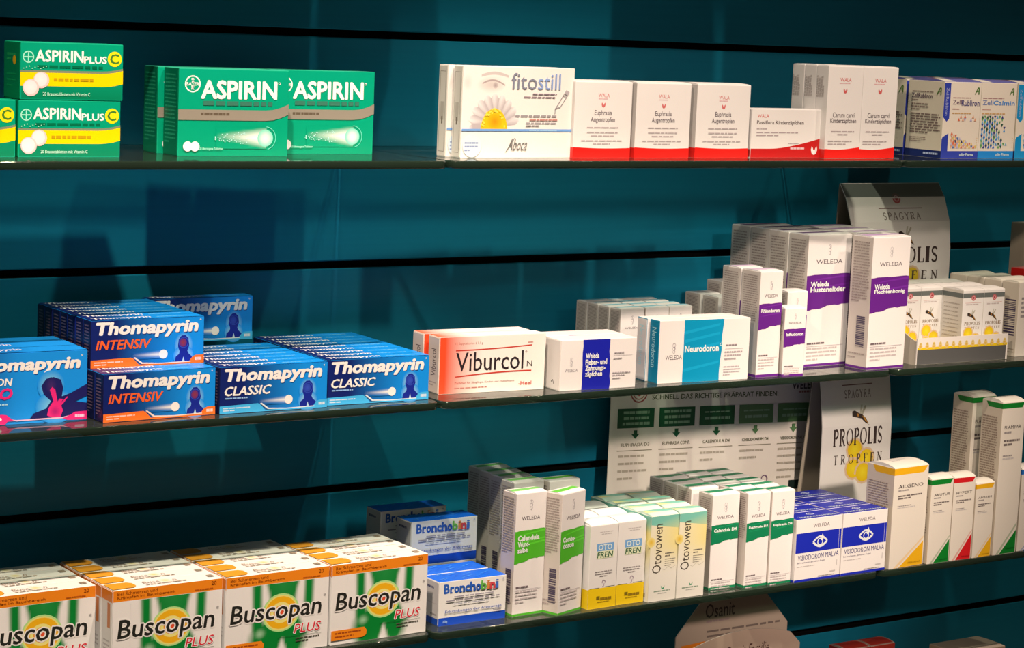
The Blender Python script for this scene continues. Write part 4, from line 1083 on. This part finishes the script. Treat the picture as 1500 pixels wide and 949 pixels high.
k.row(3, .1745, -.2245, Z3, 1, 'white carton with yellow foot, right one of the yellow-footed pair', 'yellow-footed cartons, right column', G, .0012, .3, 2)
def d_ear2():
    W, D, H = .0400, .0285, .1005
    s = Sheet(W, D, H); c = K(248, 224, 196); ye = K(252, 216, 130); tl = K(130, 190, 160); s.body({'*': c})
    s.grid('F', .003, .003, .997, .997, 8, 16, lambda u, v: mixc(mixc(c, ye, max(0, min(1, (v-.35)/.3))*(.4+.6*u)), c, max(0, (.2-abs(u-.1))/.2)*.4))
    s.poly('F', [(.003, .90), (.997, .84), (.997, .997), (.003, .997)], [tl, mixc(tl, ye, .5), tl, tl]); s.grid('L', .003, .003, .997, .997, 4, 10, lambda u, v: mixc(mixc(c, ye, (v-.3)/.4), tl, (v-.82)/.1))
    s.disc('F', .02, .70, .06, K(240, 180, 40), ye, n=10)
    s.text('F', 'Otovowen', .10, .33, .42, .905, K(80, 66, 50), .002, vert=True)
    s.greek('F', .55, .56, .9, 2, .03, .014, K(110, 96, 80), 3); s.greek('F', .55, .49, .95, 4, .025, .009, K(150, 134, 110), 4)
    s.line('F', [(.45, .38), (.55, .36), (.7, .40), (.8, .37), (.95, .40)], .004, K(200, 180, 150))
    s.poly('F', [(.45, .18), (.52, .15), (.59, .18), (.56, .14), (.48, .14)], K(70, 150, 100)); s.greek('F', .2, .125, .85, 1, .1, .012, K(140, 150, 120), 5); s.greek('F', .35, .095, .7, 1, .1, .008, K(180, 170, 150), 5)
    s.rect('L', .4, .05, .8, .1, K(190, 160, 110))
    rd = random.Random(6)
    def top(u, v): return mixc(tl, ye, max(0, min(1, .5+1.2*sin(u*3+v*5)*.6))) if v > .35 else mixc(K(160, 206, 170), K(250, 236, 200), .3+.5*u)
    f = top_flap(W, D, H, top, .0022, 8, 10)
    return Kind('ear_drops_carton', W, D, H, s, [('top_flap', f)])
k = d_ear2(); G = 'yellow and mint cartons with upright lettering'
k.row(4, .2165, -.2300, Z3, 1, 'yellow carton with upright lettering, left one of the pair', 'upright-lettered yellow cartons, left column', G, .0010, .3, 1)
k.row(4, .2573, -.2300, Z3, 0, 'yellow carton with upright lettering, right one of the pair', 'upright-lettered yellow cartons, right column', G, .0010, .3, 2)
S4 = K(40, 132, 84)
kd = d_weleda(.0405, .0270, .1140, DGRN, [('Calendula D4', .93)], (.505, .685), .03, S4, .61, .032, .115, name='globule_carton', em=(.86, .765, .13))
kx = d_weleda(.0350, .0270, .1135, DGRN, [('Euphrasia D3', .93)], (.515, .695), .03, S4, .625, .030, .135, name='globule_carton', em=(.86, .765, .13))
G = 'white cartons with a dark green band'
kd.put(.3155, -.2170, Z3, -.5, 'dark-green-banded white carton standing alone, left of the dark-green-banded pair', G)
for i in range(3): kd.put(.3140, -.1785+.0275*i, Z3, -.3, f'dark-green-striped carton, {ordinal(i)} of three in the row behind the lone one', G)
kx.row(5, .3610, -.2265, Z3, .5, 'dark-green-banded white carton, left one of the front pair', 'dark-green-banded cartons, middle column', G, .0008, .3, 1)
kx.row(5, .3970, -.2285, Z3, .5, 'dark-green-banded white carton, right one of the front pair', 'dark-green-banded cartons, right column', G, .0008, .3, 2)
def d_eye():
    W, D, H = .0745, .0300, .0775
    s = Sheet(W, D, H); b = K(28, 40, 160); s.body({'*': WHITE, 'T': K(30, 40, 150), 'L': K(226, 200, 180)})  # left side: white card with shade mixed into its colour
    def eyep(F, u, v, h, col):
        w, H_ = s.size(F); a = h*H_/w
        up = [(-1.1+2.2*k/12, .62*sin(pi*k/12)) for k in range(13)]; lo = [(x, -.55*y/.62) for x, y in up]
        s.line(F, [(u+x*a, v+y*h) for x, y in up], .022*h/.1, col); s.line(F, [(u+x*a, v+y*h) for x, y in lo], .026*h/.1, col)
        s.ring(F, u, v-.02*h, .32*h, .45*h, col); s.poly(F, [(u+.1*a, v+.1*h), (u+.45*a, v+.15*h), (u+.5*a, v+.5*h), (u+.32*a, v+.95*h), (u+.15*a, v+.5*h)], col)
    weleda(s, .36, .845, .72, .90); s.rect('F', .003, .46, .94, .775, b); s.rect('F', .945, .46, .99, .775, b)
    eyep('F', .53, .61, .135, K(240, 224, 224))
    cap(s, 'F', 'VISIODORON MALVA', .06, .345, .955, .425, K(60, 56, 110), 0); cap(s, 'F', 'Bei trockenen, gereizten Augen', .05, .285, .66, .32, K(110, 96, 110), .0); s.greek('F', .05, .25, .45, 1, .1, .012, PALE, 3)
    s.greek('F', .78, .12, .9, 1, .1, .02, PALE, 4); s.greek('F', .52, .065, .9, 1, .1, .016, GREY, 5); s.greek('F', .2, .93, .3, 1, .1, .012, PALE, 6, vert=True)
    s.rect('F', .003, .003, .997, .04, b); s.rect('L', .003, .003, .997, .04, b)
    eyep('T', .5, .60, .20, K(200, 190, 210)); cap(s, 'T', 'VISIODORON MALVA', .1, .10, .92, .28, K(220, 214, 226), .02)
    f = end_flap(W, D, H, K(226, 200, 180)); f.rect('L', .02, .012, .98, .04, b); f.greek('L', .1, .9, .9, 6, .1, .03, PALE, 4)
    return Kind('eye_drops_carton', W, D, H, s, [('end_flap', f)])
k = d_eye(); G = 'white cartons with a blue eye emblem'
k.row(4, .4335, -.2330, Z3, 1.5, 'blue-banded carton with a white eye, left one of the eye pair', 'eye-emblem cartons, left column', G, .0010, .3, 1)
k.row(4, .5095, -.2310, Z3, 1, 'blue-banded carton with a white eye, right one of the eye pair', 'eye-emblem cartons, right column', G, .0010, .3, 2)

def d_corner(W, D, H, ink, word, tri=.17, side_col=None, word_h=.03, fl=.055):
    s = Sheet(W, D, H); c = K(240, 212, 184); s.body({'*': c, 'L': side_col or K(226, 194, 162)})  # default left face is the card colour with shade painted in
    s.poly('F', [(.0, .995), (.98, .995), (.86, .995-fl), (0, .995-fl)], ink); s.poly('L', [(.2, .995), (1, .995), (1, .995-fl), (.32, .995-fl)], ink)
    t = tri
    s.poly('F', [(.28, .004), (.97, .004), (.97, t), (.97, t)], ink) ; s.poly('F', [(.12, .004), (.22, .004), (.97, t+.03), (.97, t+.05)], mixc(ink, c, .55))
    cap(s, 'F', word, .14, .86-fl, .62 if len(word) < 6 else .86, .86-fl+word_h, K(80, 66, 60), .012); s.greek('F', .14, .845-fl, .5, 1, .1, .014, GREY, 2)
    s.greek('F', .14, .79-fl, .86, 2, .024, .014, K(120, 100, 90), 3); s.greek('F', .14, .69-fl, .55, 1, .1, .01, GREY, 4); s.greek('F', .14, .672-fl, .7, 1, .1, .01, PALE, 5)
    cap(s, 'F', 'PEKANA', .55, .03, .92, .03+word_h*.55, mixc(ink, (0, 0, 0), .45), .01)
    s.greek('L', .08, .97-fl*2, .86, int(26*H/.2)+8, .02*.2/H*.8, .009, K(166, 134, 110), 6)
    f = top_flap(W, D, H, lambda u, v: K(246, 220, 192), .0038, 8, 10); f.greek('T', .25, .6, .75, 2, .12, .05, PALE, 3)
    return Kind('drops_carton', W, D, H, s, [('top_flap', f)])
AMB = K(246, 170, 20); PGR = K(8, 120, 34); PRD = K(220, 26, 30); PBL = K(40, 110, 180)
d_corner(.0620, .0455, .1275, AMB, 'AILGENO', .24, None, .034, .065).put(.5880, -.2330, Z3, 4, 'broad white carton with amber corner, leftmost of the corner-striped cartons', 'white cartons with a coloured corner')
G = 'white cartons with a coloured corner'
d_corner(.0385, .0300, .1080, PGR, 'AKUTUR', .27, None, .03, .06).put(.6525, -.2330, Z3, 1, 'white carton with green corner between the amber and the red cornered ones', G)
d_corner(.0370, .0300, .1070, PRD, 'HYPERT', .31, None, .03, .06).put(.6925, -.2320, Z3, -1, 'white carton with red corner', G)
d_corner(.0340, .0300, .0960, AMB, 'APOZEM', .27, None, .026, .06).put(.7310, -.2335, Z3, 2, 'small white carton with amber corner right of the red cornered one', G)
k = d_corner(.0420, .0350, .1985, PGR, 'FLAMYAR', .155, None, .022, .034)
k.put(.7670, -.2345, Z3, 1, 'tallest white carton with green corner at the right edge', G)
k.put(.7630, -.1870, Z3, 1, 'tall white green-flapped carton standing behind the tallest one', G)
d_corner(.0400, .0300, .1080, PBL, 'ITIRES', .2, None, .03).put(.8140, -.2315, Z3, 0, 'white carton with blue corner, cut off by the right edge', G)

# ---- printed guide sheet leaning on the wall
W, H = .352, .232
prof = [(-.0300, .0), (-.0285, .07), (-.0245, .16), (-.0215, H)]
s = face_sheet(prof, W); c = K(248, 220, 194); sheet_card(s, W, prof, c, c, .0008)
DG = K(10, 84, 44); LG = K(96, 128, 76)
s.disc('H', .123, .830, .058, K(170, 60, 50)); s.disc('H', .123, .830, .050, c); s.ring('H', .123, .830, .036, .042, K(190, 90, 70)); s.poly('H', [(.096, .838), (.149, .838), (.138, .815), (.123, .807), (.108, .815)], K(170, 26, 26))
cap(s, 'H', 'SCHNELL DAS RICHTIGE PRÄPARAT FINDEN:', .182, .786, .768, .820, K(76, 84, 40), .02)
cap(s, 'H', 'WELEDA', .835, .822, .975, .862, K(70, 56, 50), .03); s.greek('H', .87, .812, .94, 1, .1, .012, K(180, 110, 90), 3)
for i, (c1, nl, t1, nb) in enumerate(((DG, 3, 'EUPHRASIA D3', 4), (DG, 3, 'EUPHRASIA COMP.', 3), (DG, 2, 'CALENDULA D4', 2), (LG, 2, 'CHELIDONIUM D4', 2), (LG, 2, 'VISIODORON MALVA', 5))):
    u = .033+i*.184
    s.rect('H', u, .637, u+.162, .743, c1)
    for j in range(nl): s.greek('H', u+.02, .728-.030*j-(.015 if nl == 2 else 0), u+.145, 1, .1, .015, K(150, 170, 130), 5+i*3+j, 'c')
    s.poly('H', [(u+.073, .625), (u+.089, .625), (u+.089, .605), (u+.099, .605), (u+.081, .578), (u+.063, .605), (u+.073, .605)], c1)
    cap(s, 'H', t1, u+.02, .538, u+.145, .556, K(104, 96, 64), .01); s.line('H', [(u+.003, .516), (u+.158, .516)], .004, K(140, 124, 96))
    s.greek('H', u+.01, .492, u+.14, nb, .040, .012, K(190, 166, 140), 20+i)
s.rect('H', .165, .22, .205, .26, K(60, 110, 50)); s.rect('H', .19, .26, .195, .31, K(190, 90, 60)); s.rect('H', .70, .27, .735, .30, K(30, 40, 34)); s.rect('H', .84, .255, .945, .305, K(20, 34, 28)); s.ring('H', .72, .32, .018, .024, K(130, 90, 110))
o = bpy.data.objects.new('guide_sheet', s.mesh('guide_sheet')); COL.objects.link(o); o.location = (.474, 0, Z3+.0062); o.rotation_euler = (0, radians(2.0), 0)
tag(o, 'large printed guide sheet with five green boxes leaning on the wall', 'poster')

# ---- lower bee product card
t = empty('counter_card', (.6650, -.0780, Z3)); tag(t, 'upright bee product card in shade behind the amber cornered carton', 'display card', 'bee product displays')
prof = [(0, 0), (-.002, .08), (-.001, .15), (.006, .20), (.016, .2415)]
mesh_child('front_panel', propolis_header(.1210, prof, 2, True), t)
pb = [(.046, 0), (.0185, .241)]
st = face_sheet(pb, .121); sheet_card(st, .121, pb, K(190, 164, 136), K(130, 110, 90)); mesh_child('rear_strut', st, t)

# ================================================================== lowest row, in shade
def cutout(name, outline, W, H, col, t=.0016):
    s = Sheet(W, t, H)
    fr = [(-W/2+u*W, -t/2, v*H) for u, v in outline]; bk = [(x, t/2, z) for x, y, z in fr]
    s.add(fr, col); s.add(bk[::-1], col)
    for i in range(len(fr)):
        j = (i+1) % len(fr); s.add([fr[i], bk[i], bk[j], fr[j]], mixc(col, WHITE, .4))
    return s
c = K(196, 160, 134)
W, H = .178, .212
s = cutout('display_card', [(0, 0), (1, 0), (1, .80), (.80, .985), (.2, .985), (0, .80)], W, H, c)
cap(s, 'F', 'Osanit', .25, .890, .51, .972, K(80, 60, 60), .012); s.greek('F', .26, .875, .50, 1, .1, .012, K(180, 140, 130), 2); s.greek('F', .27, .815, .95, 2, .03, .012, K(130, 104, 90), 3)
s.poly('F', [(.05, .655), (.26, .69), (.26, .755), (.05, .745)], K(250, 130, 30)); s.greek('F', .05, .635, .28, 1, .1, .012, K(130, 104, 90), 4); s.rect('F', .05, .53, .25, .60, K(250, 140, 40))
o = bpy.data.objects.new('display_card', s.mesh('display_card')); COL.objects.link(o); o.location = (.4290, -.1300, Z4); tag(o, 'octagonal beige display card with orange patches under the third shelf', 'display card', 'shaded display cards')
W, H = .190, .188
ol = [(0, 0), (1, 0), (1, .86)] + [(.98-.93*k/14, .86+.14*sin(pi*(.12+.80*k/14))**.8) for k in range(15)][1:] + [(0, .8)]
s = cutout('display_card', ol, W, H, K(200, 158, 132))
s.text('F', 'Die Osanit Familie', .27, .83, .74, .905, K(90, 50, 44), .0, .2); s.poly('F', [(.26, .62), (.46, .62), (.46, .80), (.26, .78)], K(170, 60, 30)); s.disc('F', .52, .72, .10, K(180, 14, 40)); s.greek('F', .55, .80, .78, 1, .1, .012, K(180, 120, 100), 3)
o = bpy.data.objects.new('display_card', s.mesh('display_card')); COL.objects.link(o); o.location = (.3920, -.1900, Z4); tag(o, 'arched beige display card with a red spot, in front of the octagonal one', 'display card', 'shaded display cards')
def d_red():
    W, D, H = .0435, .0330, .1105
    s = Sheet(W, D, H); r = K(190, 50, 36); s.body({'*': r}); s.rect('F', .05, .45, .95, .7, WHITE); s.greek('F', .1, .9, .9, 3, .05, .03, K(236, 190, 170), 3)
    f = top_flap(W, D, H, lambda u, v: K(206, 176, 150) if u < .06 or u > .94 or v < .08 else r, .0024, 16, 12)
    return Kind('lozenge_carton', W, D, H, s, [('top_flap', f)])
k = d_red()
k.put(.6385, -.1120, Z4, 0, 'left one of two dark red cartons at the bottom edge', 'dark red cartons at the bottom edge'); k.put(.6825, -.1120, Z4, 0, 'right one of two dark red cartons at the bottom edge', 'dark red cartons at the bottom edge')
d_plainbox(.088, .052, .1105, K(176, 140, 106), K(200, 110, 60), 'lozenge_carton').put(.7640, -.1890, Z4, 0, 'beige carton at the bottom edge, right of the dark red cartons')
